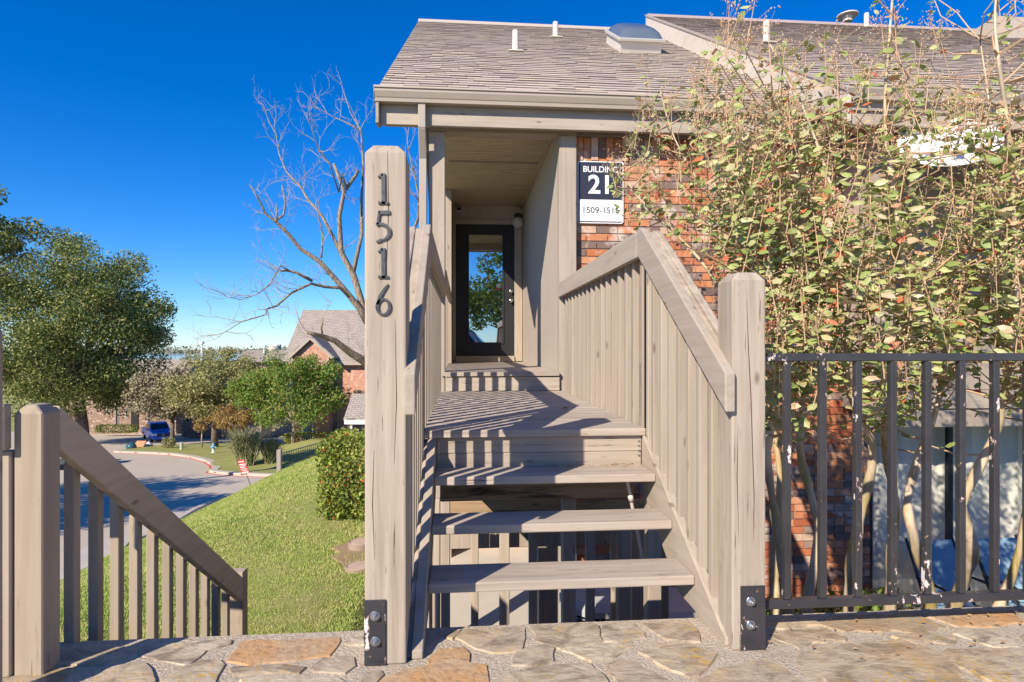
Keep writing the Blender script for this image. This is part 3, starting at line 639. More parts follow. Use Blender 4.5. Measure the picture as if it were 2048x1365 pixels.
for u, v, hpx, right in ((1031, 99, 36, False), (1111, 72, 26, False), (1533, 82, 38, True), (1733, 52, 24, True)):
    p = onroof(u, v, right); h = hpx/F*(p[0]*SN+p[1]*CS)*1.02; m = MB().lathe((p[0], p[1], p[2]-.05), [(.045, 0), (.042, h+.05), (.03, h+.05)], 14)
    m.pz([(p[0]-.1, p[1]-.1), (p[0]+.1, p[1]-.1), (p[0]+.1, p[1]+.1), (p[0]-.1, p[1]+.1)], p[2]-.06, p[2]-.05); mk('vent_pipe', m, PIPE, HS, smooth=False)
p = onroof(1695, 42, True); mk('roof_vent', MB().lathe((p[0], p[1], p[2]-.02), [(.09, 0), (.09, .10), (.2, .11), (.2, .13), (.05, .17)], 16), PIPE, HS)
# skylight
p = onroof(1281, 103); th_ = math.atan(PIT); ca, sa = math.cos(th_), math.sin(th_)
def SK(X, s_, h): return (p[0]+X, p[1]+s_*ca-h*sa, p[2]+s_*sa+h*ca)
def skb(a, b, s0, s1, h0, h1, m=None): m = m or MB(); return m.add([SK(a,s0,h0),SK(b,s0,h0),SK(b,s1,h0),SK(a,s1,h0),SK(a,s0,h1),SK(b,s0,h1),SK(b,s1,h1),SK(a,s1,h1)], [(0,3,2,1),(4,5,6,7),(0,1,5,4),(1,2,6,5),(2,3,7,6),(3,0,4,7)])
sk = mk('skylight', skb(-.30, .30, 0, .95, -.05, .12), plain('skylight curb', (.55, .52, .47), .5), HS, bevel=.006)
mk('frame', skb(-.335, .335, -.035, .985, .122, .165), plain('skylight flashing', (.60, .57, .52), .35, .3), sk, bevel=.008)
dmm = MB(); nu, nv = 14, 12
for j in range(nv+1):
    for i in range(nu+1):
        a, b = i/nu*2-1, j/nv*2-1; dmm.v.append(SK(a*.31, .475+b*.48, .162+.13*(max(0, (1-a**4)*(1-b**4)))**.6))
dmm.f = [(j*(nu+1)+i, j*(nu+1)+i+1, (j+1)*(nu+1)+i+1, (j+1)*(nu+1)+i) for j in range(nv) for i in range(nu)]; dmm.mi = [0]*len(dmm.f)
mk('dome', dmm, plain('smoked acrylic', (.11, .14, .18), .12, 0, .8), sk, smooth=True)
p2 = atd(2030, 60, 10.6); mk('chimney', MB().box(p2[0]-.35, p2[0]+.9, p2[1], p2[1]+1, 5.8, H+658/F*10.6), SID, HS)
# brick front
BW = mk('brick_wall', MB().box(1.118, 4.20, 5.905, 6.1, -1.9, .455).box(1.118, 3.90, 5.905, 6.1, .455, 3.40), MORT, HS)
bmesh_full = {}
def brick(x0, x1, z0, z1, d, lst): lst.append((x0, x1, z0, z1, d))
BL = []; ch = .0762; z = -1.9; k = 0
while z < 2.92-.01:
    x = 1.12-(.105 if k % 2 else 0)
    xe = 4.2 if z < .40 else 3.90
    while x < xe-.01:
        w = .205; a, b = max(x, 1.12), min(x+w, xe); x += w+.011
        if b-a < .03: continue
        if rnd.random() < .12 and b-a > .18: brick(a, (a+b)/2-.005, z, z+ch-.011, rnd.uniform(0, .004), BL); a = (a+b)/2+.005
        brick(a, b, z, z+ch-.011, rnd.uniform(0, .004), BL)
    z += ch; k += 1
x = 1.121; k = 0
while x < 3.88: BL.append((x, x+.066, 2.935, 3.16, .018 if k % 2 == 0 else 0)); x += .077; k += 1
def score(b):
    X, Z = (b[0]+b[1])/2, (b[2]+b[3])/2
    if 1.1 < X < 2.0 and Z > 1.55: return 0+X*.1
    if X > 2.55 and -1.3 < Z < 1.0: return 1-Z*.05
    return 5+abs(Z)
BL.sort(key=score); restb = MB()
for i, (a, b, c, d_, e) in enumerate(BL):
    m = MB().box(a, b, 5.892-e, 5.93, c, d_)
    if i < 300: mk('brick', m, BRICK, BW)
    else: restb.box(a, b, 5.892-e, 5.93, c, d_)
mk('bricks', restb, BRICK, BW, kind='stuff')
mk('frieze', MB().box(1.113, 3.9, 5.86, 5.92, 3.166, 3.40), WX, HS)
mk('soffit', MB().box(3.40, 11, 5.05, 5.62, 3.18, 3.20), WX, HS); mk('fascia', MB().box(3.40, 11, 5.075, 5.115, 3.06, 3.34), FASC, HS, bevel=.004)
# right bay: balcony above, glazed patio door below
mk('column', MB().box(3.90, 4.06, 5.46, 5.60, .30, 3.18), WZ, HS, bevel=.005); mk('side_wall', MB().box(3.905, 4.06, 5.601, 6.9, .46, 3.18), SID, HS)
mk('upper_wall', grooved(0, 0, .001, 0, 0, 1) if False else MB().box(4.06, 11, 6.9, 7.0, .7, 4.3), SID, HS); mk('balcony_floor', MB().box(4.061, 11, 5.48, 6.9, .45, .62), WX, HS)
sbm = mesh('siding_board', MB().box(0, .135, 0, .025, 0, .86), WZ); x = 4.07
while x < 8.6: inst('siding_board', sbm, (x, 5.47, .66), HS, bevel=.003); x += .165
mk('rail_cap', MB().box(4.06, 11, 5.44, 5.53, 1.522, 1.56), WX, HS, bevel=.004)
mk('band_board', MB().box(4.06, 11, 5.445, 5.478, .48, .655), WX, HS, bevel=.004); mk('band_board', MB().box(4.06, 11, 5.455, 5.478, .30, .465), WX, HS, bevel=.004)
yg = 5.94
gl = mk('patio_door', MB().box(4.2, 11, yg+.3, yg+.35, -1.9, .45), DARK, HS)
mk('curtain', MB().add(*(lambda n: ([(4.22+i*.045, yg+.10+.025*math.sin(i*1.1)+.01*math.sin(i*2.7), z_) for z_ in (-1.85, .42) for i in range(n)], [(i, i+1, n+i+1, n+i) for i in range(n-1)]))(110)), plain('pale curtain', (.86, .80, .68), .9), gl, smooth=True)
mk('glass_pane', MB().box(4.22, 9, yg, yg+.006, -1.85, .38), WGLASS, gl)
for x in (4.205, 5.1, 6.0, 6.9): mk('door_frame', MB().box(x, x+.05, yg-.02, yg+.03, -1.88, .42), BLACK, gl)
mk('door_frame', MB().box(4.205, 9, yg-.015, yg+.025, .38, .43), BLACK, gl)
# building sign
sy = 5.868; a = aty(1155, 322, sy); b = aty(1247, 448, sy); sx0, sx1, sz1, sz0 = a[0], b[0], a[2], b[2]
def rrect(x0, x1, z0, z1, r): return arc(x1-r, z1-r, r, r, 0, 90, 5)+arc(x0+r, z1-r, r, r, 90, 180, 5)+arc(x0+r, z0+r, r, r, 180, 270, 5)+arc(x1-r, z0+r, r, r, 270, 360, 5)
NAVY = plain('sign navy', (.025, .028, .045), .45); SWH = plain('sign white', (.80, .80, .78), .45)
SG = mk('building_sign', MB().py(rrect(sx0, sx1, sz0, sz1, .025), sy, sy+.02), SWH); tag(SG, 'navy and white BUILDING 21 sign on the brick wall beside the porch', 'sign')
q = .01; zm = sz0+.38*(sz1-sz0)
mk('border', MB().py(rrect(sx0+q, sx1-q, sz0+q, sz1-q, .02), sy-.0012, sy-.0002), NAVY, SG); mk('lower_panel', MB().py(rrect(sx0+.02, sx1-.012, sz0+.02, zm, .012), sy-.0024, sy-.0013), SWH, SG)
def text(body, size, x, z, y, mat, par, off=0, sxx=1):
    cu = bpy.data.curves.new('text', 'FONT'); cu.body = body; cu.size = size; cu.align_x = 'CENTER'; cu.align_y = 'CENTER'; cu.extrude = .0006; cu.offset = off
    o = bpy.data.objects.new('tmp', cu); COL.objects.link(o); bpy.context.view_layer.update()
    me = bpy.data.meshes.new_from_object(o.evaluated_get(bpy.context.evaluated_depsgraph_get())); bpy.data.objects.remove(o)
    me.materials.clear(); me.materials.append(mat)
    t = bpy.data.objects.new('lettering', me); link(t, par, (x, y, z), (math.pi/2, 0, 0)); t.scale = (sxx, 1, 1); return t
mx_ = (sx0+sx1)/2; sh_ = sz1-sz0
text('BUILDING', .083, mx_, sz1-sh_*.135, sy-.002, SWH, SG, .0012, .95); text('21', .255, mx_, sz1-sh_*.39, sy-.002, SWH, SG, .006, 1); text('1509-1516', .088, mx_, sz0+sh_*.205, sy-.003, NAVY, SG, .0004, 1.0)
# satellite dish, small meter plate
dp = atd(1898, 285, 5.3); dsh = thing('satellite_dish', 'white satellite dish on the wall behind the top of the right crape myrtle', 'satellite dish', (dp[0], 5.45, dp[2]-.4))
dn = Vector((-.35, -.75, .5)).normalized(); ux = dn.cross(Vector((0, 0, 1))).normalized(); uz = ux.cross(dn)
m = MB(); nr, na = 6, 24
for r_ in range(nr+1):
    for k in range(na):
        q = 2*math.pi*k/na; f = r_/nr; v = Vector(dp)+ux*(.40*f*math.cos(q))+uz*(.30*f*math.sin(q))+dn*(.05*f*f-.05); m.v.append(tuple(v))
m.f = [(r_*na+k, r_*na+(k+1) % na, (r_+1)*na+(k+1) % na, (r_+1)*na+k) for r_ in range(nr) for k in range(na)]; m.mi = [0]*len(m.f)
do = mk('dish', m, plain('dish white', (.8, .8, .8), .5), dsh, smooth=True); sm = do.modifiers.new('s', 'SOLIDIFY'); sm.thickness = .008
mk('arm', MB().tube([Vector(dp)-dn*.05-uz*.2, Vector(dp)+dn*.3-uz*.16], .012, 8), GALV, dsh); mk('feed', MB().tube([Vector(dp)+dn*.28-uz*.17, Vector(dp)+dn*.34-uz*.10], .03, 10), plain('feed grey', (.4, .4, .42)), dsh)
mk('mast', MB().tube([Vector(dp)-dn*.06, (dp[0], 5.4, dp[2]-.25), (dp[0], 5.49, dp[2]-.45)], .02, 8), GALV, dsh)
# condensers
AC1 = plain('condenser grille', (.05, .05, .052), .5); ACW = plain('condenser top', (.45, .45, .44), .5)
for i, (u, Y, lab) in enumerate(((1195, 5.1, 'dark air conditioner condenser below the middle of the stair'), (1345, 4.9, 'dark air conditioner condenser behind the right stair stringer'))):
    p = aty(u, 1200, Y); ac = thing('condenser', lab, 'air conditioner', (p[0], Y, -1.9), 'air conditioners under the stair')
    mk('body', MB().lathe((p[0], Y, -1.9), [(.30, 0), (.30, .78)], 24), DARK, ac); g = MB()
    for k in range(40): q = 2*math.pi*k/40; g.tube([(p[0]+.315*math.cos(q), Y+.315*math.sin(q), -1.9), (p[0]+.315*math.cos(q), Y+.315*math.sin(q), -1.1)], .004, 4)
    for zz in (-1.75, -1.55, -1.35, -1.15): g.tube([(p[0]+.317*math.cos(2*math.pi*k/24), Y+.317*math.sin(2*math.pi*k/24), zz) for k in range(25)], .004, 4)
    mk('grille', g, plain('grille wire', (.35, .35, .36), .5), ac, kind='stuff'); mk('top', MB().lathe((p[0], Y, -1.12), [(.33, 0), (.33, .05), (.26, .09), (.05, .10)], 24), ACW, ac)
# chairs on the patio
BLUE = plain('blue sling fabric', (.24, .38, .47), .8, ns=60, amt=.12)
for u, Y, lab in ((1905, 5.5, 'blue sling patio chair left of the two behind the black fence'), (2040, 5.5, 'blue sling patio chair at the right edge behind the black fence')):
    p = aty(u, 1200, Y); x = p[0]; t_ = thing('patio_chair', lab, 'chair', (x, Y, -1.9), 'blue patio chairs')
    mk('back', MB().px([(Y+.02, -1.45), (Y+.28, -.90), (Y+.29, -.905), (Y+.03, -1.46)], x-.23, x+.23), BLUE, t_); mk('seat', MB().px([(Y-.48, -1.44), (Y+.02, -1.47), (Y+.02, -1.46), (Y-.48, -1.43)], x-.23, x+.23), BLUE, t_)
    for sx in (-.25, .25):
        mk('side_frame', MB().tube([(x+sx, Y+.3, -.88), (x+sx, Y+.02, -1.47), (x+sx, Y-.5, -1.44)], .014, 8), BLACK, t_)
        mk('armrest', MB().tube([(x+sx*1.1, Y+.12, -1.22), (x+sx*1.1, Y-.2, -1.20), (x+sx*1.1, Y-.42, -1.25), (x+sx*1.1, Y-.46, -1.40), (x+sx*1.1, Y-.42, -1.9)], .014, 8), BLACK, t_)
        mk('leg', MB().tube([(x+sx, Y+.0, -1.47), (x+sx*1.05, Y+.2, -1.9)], .014, 8), BLACK, t_)
# ------------------------------------------------------------ black fence on the landing
BF = thing('metal_fence', 'chipped black metal picket fence along the landing right of the stair', 'fence', (2, 2.13, 0))
mk('rail', MB().box(1.088, 4.6, 2.118, 2.150, 1.032, 1.062), CHIP, BF, bevel=.003); mk('rail', MB().box(1.088, 4.6, 2.118, 2.150, .120, .152), CHIP, BF, bevel=.003)
pk = mesh('picket', MB().box(-.0125, .0125, 0, .025, 0, .878), CHIP); x = aty(1574, 900, 2.13)[0]
k = 0
while x < 4.5: inst('picket', pk, (x, 2.121, .153), BF, bevel=.002); x += .138; k += 1
for x in (2.9, 4.55): mk('post', MB().box(x, x+.04, 2.152, 2.192, -.02, 1.07), CHIP, BF)
mk('mount', MB().box(1.0855, 1.0875, 2.11, 2.158, 1.02, 1.07), CHIP, BF)
# ------------------------------------------------------------ stair rail down the left side
LR = thing('stair_railing', 'tan wooden stair railing going down from the landing at the left', 'railing', (-1.6, 2.2, 0))
pr = aty(85, 1315, 2.10); px0 = pr[0]-.09
mk('post', post(px0, pr[0], 2.10, 2.19, .895, -.6), TANW, LR, bevel=.004)
fx = pr[0]-.052; yl = 3.92
hr = [(2.19, .735), (2.19, .885), (yl, -.375), (yl, -.53)]
mk('handrail', MB().px(hr, pr[0]-.04, pr[0]-.002), TANY_LIT, LR, bevel=.006, seg=2)
mk('post', MB().box(pr[0]-.09, pr[0]-.004, yl+.002, yl+.09, -1.45, -.345), TANW, LR, bevel=.004)
n = 11
for k in range(n):
    y = 2.33+k*(yl-2.33)/n; zt = .735-(y-2.19)*.731+.03
    mk('baluster', MB().box(fx-.028, fx+.010, y, y+.04, zt-1.15, zt), TANW, LR, bevel=.003)
mk('handrail', MB().px([(2.06, .90), (2.10, .90), (2.10, .75), (2.06, .75)], px0-.5, px0-.003), WX, LR, bevel=.006)
mk('board', MB().box(px0-.055, px0-.004, 2.09, 2.13, .004, .745), TANW, LR, bevel=.004); mk('board', MB().box(px0-.16, px0-.063, 2.085, 2.125, .004, .745), TANW, LR, bevel=.004); mk('board', MB().box(px0-.28, px0-.17, 2.09, 2.13, .004, .745), TANW, LR, bevel=.004)
pe = aty(7, 1290, 1.95); mk('post', post(pe[0]-.09, pe[0], 1.86, 1.95, 1.16), TANW, LR, bevel=.004)
lo = px0-1.1
mk('handrail', MB().tube([(lo, 2.19, .86), (lo, yl, -.40)], .025, 8), TANY_LIT, LR)
for y in (2.2, 3.9): mk('post', MB().box(lo-.03, lo+.03, y, y+.06, .86-(y-2.19)*.73-1.0, .86-(y-2.19)*.73), TANW, LR)
for k in range(7): mk('step', MB().box(lo+.08, px0-.0, 2.38+k*.26, 2.66+k*.26, -.23-k*.185, -.185-k*.185), TANW, LR)
# ------------------------------------------------------------ vegetation tools
BARK = NT('bark')
def _b(t, a, b_, sc=6):
    n = t.noise(t.pos((3, 3, .8)), sc, 5, .65, .5); c = t.mix(t.ramp(n, [(.35, 0.0), (.62, 1.0)]), a, b_); t.bump(n, .7, .02); return t.out(c, .9, 0, .2)
BARK = _b(BARK, (.07, .055, .042), (.20, .165, .13)); DEADB = _b(NT('dead bark'), (.13, .095, .07), (.40, .32, .245), 8); SMOOTHB = NT('crape bark')
def _sb(t):
    n = t.noise(t.pos((2, 2, .5)), 4, 5, .6, .8); n2 = t.noise(t.pos((3, 3, .7)), 3, 3)
    c = t.mix(t.ramp(n, [(.38, 0.0), (.6, 1.0)]), (.36, .27, .10), (.62, .50, .36)); c = t.mix(t.ramp(n2, [(.58, 0.0), (.66, .8)]), c, (.30, .235, .17)); t.bump(n, .4, .02); return t.out(c, .6, 0, .4)
SMOOTHB = _sb(SMOOTHB)
TWIG = plain('twig', (.52, .34, .20), .8); GREYT = plain('grey twig', (.33, .28, .235), .9)
def leaves(C, size, mat, name, up=.3, asp=.55, seed=1):
    R_ = np.random.default_rng(seed); n = len(C); C = np.asarray(C)
    a = R_.normal(size=(n, 3)); a /= np.linalg.norm(a, axis=1)[:, None]
    b = R_.normal(size=(n, 3)); b[:, 2] += up; b -= (b*a).sum(1)[:, None]*a; b /= np.linalg.norm(b, axis=1)[:, None]
    s_ = (size*R_.uniform(.6, 1.3, n))[:, None]
    V = np.stack([C-a*s_*.5, C+b*s_*asp*.5, C+a*s_*.5, C-b*s_*asp*.5], 1).reshape(-1, 3)
    return fastmesh(name, V, np.arange(4*n).reshape(n, 4), mat, 4)
def tree(name, label, cat, X, d, zb, zc, rad, ncl, nl, size, mat, tr, bark=BARK, group=None, flat=.8, seed=1, clr=.32, lean=0, low=-.75):
    R_ = np.random.default_rng(seed); rr = random.Random(seed)
    T = thing(name, label, cat, c2w(X, d, zb), group); cc = np.array([X+lean, d, zc]); rad = np.array(rad)
    cl = []
    while len(cl) < ncl:
        q = R_.uniform(-1, 1, 3); L = np.linalg.norm(q)
        if L > 1 or L < .25 or q[2] < low or R_.random() > .35+.65*L: continue
        cl.append(q)
    cl = np.array(cl)*rad+cc
    fork = np.array([X+lean*.3, d, zb+(zc-rad[2]*.7-zb)*.8]); m = MB()
    m.tube([(X, d, zb-.2), (X+rr.uniform(-.1, .1), d, (zb+fork[2])/2), tuple(fork)], [tr*1.25, tr*.95, tr*.85], 8)
    for k in range(min(ncl, 26)):
        e = cl[k]; p1 = fork+(e-fork)*np.array([.35, .35, .45])+R_.normal(size=3)*rad*.06; p2 = fork+(e-fork)*np.array([.75, .75, .72])+R_.normal(size=3)*rad*.06
        m.tube([tuple(fork), tuple(p1), tuple(p2), tuple(e)], [tr*.5, tr*.3, tr*.16, tr*.05], 5, False)
    mk('trunk', m, bark, T, T=c2w, smooth=True)
    mr = rad.mean()*clr; pts = []
    for c in cl:
        k = int(nl*R_.uniform(.5, 1.4)); s_ = mr*R_.uniform(.6, 1.3); g = R_.normal(size=(k, 3)); g /= np.linalg.norm(g, axis=1)[:, None]; g *= (R_.random(k)**.45)[:, None]
        pts.append(c+g*s_*np.array([1, 1, flat]))
    pts = np.concatenate(pts); W = np.stack([pts[:, 0]*CS+pts[:, 1]*SN, pts[:, 1]*CS-pts[:, 0]*SN, pts[:, 2]], 1)
    o = bpy.data.objects.new('crown', leaves(W, size, mat, 'crown', seed=seed)); link(o, T); return T
def XD(u, d): return (u-CX)/F*d
def zv(v, d): return H-(v-CY)/F*d
G_OAK = island('oak leaves', [(0, (.05, .08, .018)), (.4, (.13, .175, .04)), (.75, (.27, .30, .075)), (1, (.46, .43, .15))])
G_OLV = island('olive leaves', [(0, (.18, .19, .065)), (.6, (.34, .34, .12)), (1, (.52, .46, .22))])
G_GRN = island('bright leaves', [(0, (.08, .15, .02)), (.6, (.19, .30, .045)), (.9, (.33, .37, .08)), (1, (.40, .22, .07))])
G_AUT = island('autumn leaves', [(0, (.30, .17, .06)), (.6, (.42, .27, .10)), (1, (.33, .27, .08))])
G_HED = island('hedge leaves', [(0, (.10, .15, .025)), (.5, (.24, .31, .05)), (.9, (.42, .46, .10)), (.955, (.50, .44, .11)), (.97, (.5, .12, .04)), (1, (.55, .16, .05))])
G_GREY = island('grey twigs', [(0, (.20, .165, .11)), (.6, (.32, .27, .18)), (1, (.30, .30, .12))], trans=0)
# ------------------------------------------------------------ trees and shrubs on the left
tree('oak_tree', 'large dark green evergreen oak at the left edge above the railing', 'tree', XD(165, 58), 58, H-Bs(58), zv(655, 58), (8.3, 8.0, 8.6), 200, 560, .26, G_OAK, .55, seed=3, clr=.25, lean=-1.2, low=-.9)
tree('oak_tree', 'dark evergreen tree whose branch tip shows at the upper left edge', 'tree', XD(-75, 24), 24, H-Bs(24), zv(450, 24), (2.4, 2.4, 1.8), 34, 320, .15, G_OAK, .22, seed=5)
tree('oak_tree', 'olive green round tree beyond the street behind the blue pickup', 'tree', XD(430, 53), 53, H-Bs(53), zv(768, 53), (3.7, 3.2, 3.3), 66, 330, .20, G_OLV, .28, seed=8, group='trees beyond the street')
tree('bare_tree', 'grey mostly leafless tree drooping over the blue pickup', 'tree', XD(345, 55), 55, H-Bs(55), zv(792, 55), (4.3, 2.6, 2.2), 70, 260, .26, G_GREY, .2, seed=11)
bpy.data.objects['bare_tree'].children[1].name = 'crown'
tree('crape_myrtle', 'bright green round tree in front of the distant brick house', 'tree', XD(588, 45), 45, zv(905, 45), zv(783, 45), (3.7, 3.0, 2.7), 70, 300, .19, G_GRN, .15, bark=DEADB, seed=14)
tree('crape_myrtle', 'bright green tree left of the round green one by the white slatted stair', 'tree', XD(520, 47), 47, zv(895, 47), zv(780, 47), (2.2, 2.0, 1.7), 34, 240, .19, G_GRN, .12, bark=DEADB, seed=15)
tree('small_tree', 'small tan vase-shaped tree beside the white utility post', 'tree', XD(404, 50), 50, zv(890, 50), zv(848, 50), (.95, .9, .8), 16, 90, .15, G_AUT, .06, bark=GREYT, seed=16)
tree('small_tree', 'golden brown rounded shrub tree above the tall ornamental grass', 'tree', XD(468, 48), 48, zv(888, 48), zv(838, 48), (1.75, 1.5, 1.05), 34, 150, .16, G_AUT, .07, bark=GREYT, seed=17)
def shrub(name, label, cat, X, d, zb, rad, n, size, mat, seed, boxy=False, group=None):
    R_ = np.random.default_rng(seed); T = thing(name, label, cat, c2w(X, d, zb), group)
    q = R_.uniform(-1, 1, (n*3, 3)); p_ = 6 if boxy else 2.4; L = (np.abs(q)**p_).sum(1)
    wob = .82+.22*np.sin(q[:, 0]*5+seed)*np.sin(q[:, 2]*4+1)*np.sin(q[:, 1]*5); q = q[(L < wob) & (L > .12)][:n]
    P = q*np.array(rad)+np.array([X, d, zb+rad[2]]); W = np.stack([P[:, 0]*CS+P[:, 1]*SN, P[:, 1]*CS-P[:, 0]*SN, P[:, 2]], 1)
    o = bpy.data.objects.new('foliage', leaves(W, size, mat, 'foliage', seed=seed)); link(o, T)
    m = MB()
    for k in range(10):
        a = rnd.uniform(0, 6.28); f = rnd.uniform(.2, .7); m.tube([(X+rad[0]*.2*math.cos(a), d+rad[1]*.2*math.sin(a), zb-.05), (X+rad[0]*f*math.cos(a), d+rad[1]*f*math.sin(a), zb+rad[2]*1.3)], [.02, .008], 5)
    mk('stems', m, BARK, T, T=c2w); return T
shrub('hedge', 'clipped leafy hedge with red new leaves on the lawn left of the number post', 'hedge', XD(722, 8.8), 8.9, zv(1042, 8.6), (.58, .62, .63), 12000, .062, G_HED, 21, True)
shrub('hedge', 'low clipped green hedge in front of the distant brick house', 'hedge', XD(640, 47), 46.5, zv(888, 46.5), (2.7, .5, .45), 5000, .13, G_HED, 22, True)
shrub('shrub', 'small pale green bush next to the bagged rubbish by the street', 'bush', XD(337, 52), 52, zv(898, 52), (.62, .55, .52), 700, .13, G_OLV, 23)
shrub('hedge', 'dark low hedge along the far building behind the pickup', 'hedge', XD(245, 72), 71, zv(866, 71), (2.6, .5, .5), 1800, .2, G_OAK, 24, True)
shrub('shrub', 'small bright green shrub at the foot of the crape myrtle near the right post', 'shrub', XD(1565, 3.9), 3.9, -1.29, (.42, .4, .36), 2600, .04, G_GRN, 25, group='shrubs behind the black fence')
shrub('shrub', 'small bright green shrub between the crape myrtle stems mid fence', 'shrub', XD(1700, 4.1), 4.1, -1.29, (.5, .35, .36), 2600, .04, G_GRN, 26, group='shrubs behind the black fence')
shrub('shrub', 'low green shrub behind the fence in front of the patio curtain', 'shrub', XD(1750, 4.3), 4.3, -1.29, (.4, .28, .33), 1600, .045, G_HED, 27, group='shrubs behind the black fence')
# ornamental grass clumps
def clump(label, X, d, zb, h, w, n, seed):
    R_ = np.random.default_rng(seed); V = []; Fs = []
    T = thing('ornamental_grass', label, 'grass clump', c2w(X, d, zb), 'ornamental grass clumps')
    for k in range(n):
        a = R_.uniform(0, 6.28); l = h*R_.uniform(.6, 1.05); o = R_.uniform(.2, 1.0)*w; b = R_.normal(size=2)*w*.12; px_, py_ = X+b[0], d+b[1]; t = .018
        P0, P1, P2 = (px_, py_, zb), (px_+o*.45*math.cos(a), py_+o*.45*math.sin(a), zb+l*.7), (px_+o*math.cos(a), py_+o*math.sin(a), zb+l*R_.uniform(.5, .95))
        i = len(V); V += [c2w(P0[0]-t, P0[1], P0[2]), c2w(P0[0]+t, P0[1], P0[2]), c2w(P1[0]+t, P1[1], P1[2]), c2w(P1[0]-t, P1[1], P1[2]), c2w(P2[0]+t*.3, P2[1], P2[2]), c2w(P2[0]-t*.3, P2[1], P2[2])]
        Fs += [(i, i+1, i+2, i+3), (i+3, i+2, i+4, i+5)]
    o = bpy.data.objects.new('blades', fastmesh('blades', V, Fs, GBL, 4)); link(o, T); o['kind'] = 'stuff'
GBL = island('grass blades', [(0, (.14, .18, .07)), (.6, (.27, .30, .13)), (.85, (.46, .38, .22)), (1, (.60, .48, .32))])
clump('large clump of feathery ornamental grass by the street kerb', XD(492, 37), 37, H-Bisl(XD(492, 37), 37), 2.6, 1.5, 900, 31)
clump('smaller clump of ornamental grass right of the large clump', XD(540, 37.5), 37.5, H-Bisl(XD(540, 37.5), 37.5), 1.9, 1.0, 500, 32)
# ------------------------------------------------------------ dead bare tree
DT = thing('dead_tree', 'tall bare leafless tree with broken limbs behind the number post', 'tree', c2w(XD(765, 14), 14, gz(XD(765, 14), 14)))
def zp(x, y): return (440+x/2.483, 150+y/2.482)
LIMB = [([(770, 930), (764, 800), (752, 720), (738, 650), (727, 622), (706, 553), (682, 505), (678, 432), (690, 385), (668, 327)], .30, .07, 14, 0),
 ([(738, 650)]+[zp(*p) for p in [(700,1165),(640,1090),(560,1000),(500,930),(400,860),(330,780),(280,730),(230,690),(190,620),(150,545)]], .19, .025, 14, -1.2),
 ([zp(*p) for p in [(275,727),(318,700),(322,640),(308,552)]], .06, .03, 12.9, .2), ([zp(*p) for p in [(285,720),(280,640)]], .035, .02, 12.9, 0),
 ([zp(*p) for p in [(690,1150),(600,1060),(520,1050),(450,1040),(350,1080),(280,1150),(235,1165),(225,1190),(100,1230),(15,1285)]], .10, .012, 13.9, -2.5),
 ([zp(*p) for p in [(460,1025),(380,980),(330,970),(300,975)]], .07, .05, 13, -.3), ([zp(*p) for p in [(345,975),(300,950),(250,1040),(190,1085),(100,1115),(5,1090)]], .045, .01, 12.8, -.8),
 ([zp(*p) for p in [(600,880),(560,800),(500,690),(440,620),(400,560),(330,480),(290,390),(280,290),(240,240),(215,150)]], .10, .012, 14, 1.8),
 ([zp(*p) for p in [(500,912),(510,800),(490,700),(470,640)]], .05, .02, 13.6, .5),
 ([zp(*p) for p in [(630,570),(610,500),(590,580),(540,440),(490,370),(450,260),(415,180)]], .06, .01, 14, -1),
 ([(706, 553), (724, 470), (722, 400), (728, 330), (722, 262), (702, 226), (682, 170)], .11, .012, 14, 1), ([(718, 258), (690, 243), (665, 234), (633, 214), (612, 190)], .04, .008, 14.6, .6), ([(694, 376), (712, 352), (716, 342)], .09, .075, 14, .3),
 ([(727, 622), (775, 545), (815, 485), (838, 436), (838, 390), (829, 350), (818, 300), (812, 262)], .13, .012, 14, -.6), ([(836, 400), (822, 380), (814, 365)], .03, .008, 13.5, 0),
 ([(752, 745), (727, 722), (703, 707), (670, 681), (637, 670), (615, 665)], .27, .07, 14, -1.4), ([(646, 672), (643, 655), (645, 638)], .05, .03, 12.9, 0)]
lm = MB(); tw = MB(); rr = random.Random(5)
def twigs(p, dirv, L, r, dep):
    pts = [p]; q = Vector(p); dv = Vector(dirv).normalized()
    for k in range(4):
        dv = (dv+Vector((rr.gauss(0, .22), rr.gauss(0, .22), rr.gauss(.03, .2)))).normalized(); q = q+dv*(L/4); pts.append(tuple(q))
        if dep > 0 and rr.random() < .75:
            sd_ = (dv*.8+Vector((rr.gauss(0, .6), rr.gauss(0, .6), rr.gauss(.25, .5)))).normalized(); twigs(tuple(q), sd_, L*rr.uniform(.4, .75), r*.6, dep-1)
    tw.tube(pts, [r, r*.85, r*.65, r*.45, r*.25], 4, False)
for pts, r0, r1, d0, dd in LIMB:
    n = len(pts); P = []; Rr = []
    for i, (u, v) in enumerate(pts):
        f = i/(n-1); P.append(atd(u+rr.uniform(-1.5, 1.5), v+rr.uniform(-1.5, 1.5), d0+dd*f)); Rr.append((r0+(r1-r0)*f**.7)*.5)
    lm.tube(P, Rr, 7)
    for i in range(1, n):
        if i/(n-1) < .3: continue
        for k in range(2 if r1 < .02 else 1):
            f = rr.random(); a, b = Vector(P[i-1]), Vector(P[i]); p = a.lerp(b, f); t = (b-a).normalized()
            twigs(tuple(p), t*.6+Vector((rr.gauss(0, .6), rr.gauss(0, .6), .45+rr.gauss(0, .4))), rr.uniform(.3, .75), .008, 2)
    if r1 < .02: twigs(P[-1], Vector(P[-1])-Vector(P[-2]), .4, r1*.5, 1)
mk('trunk', lm, DEADB, DT, smooth=True); mk('twigs', tw, plain('dead twig', (.42, .35, .28), .9), DT, kind='stuff')
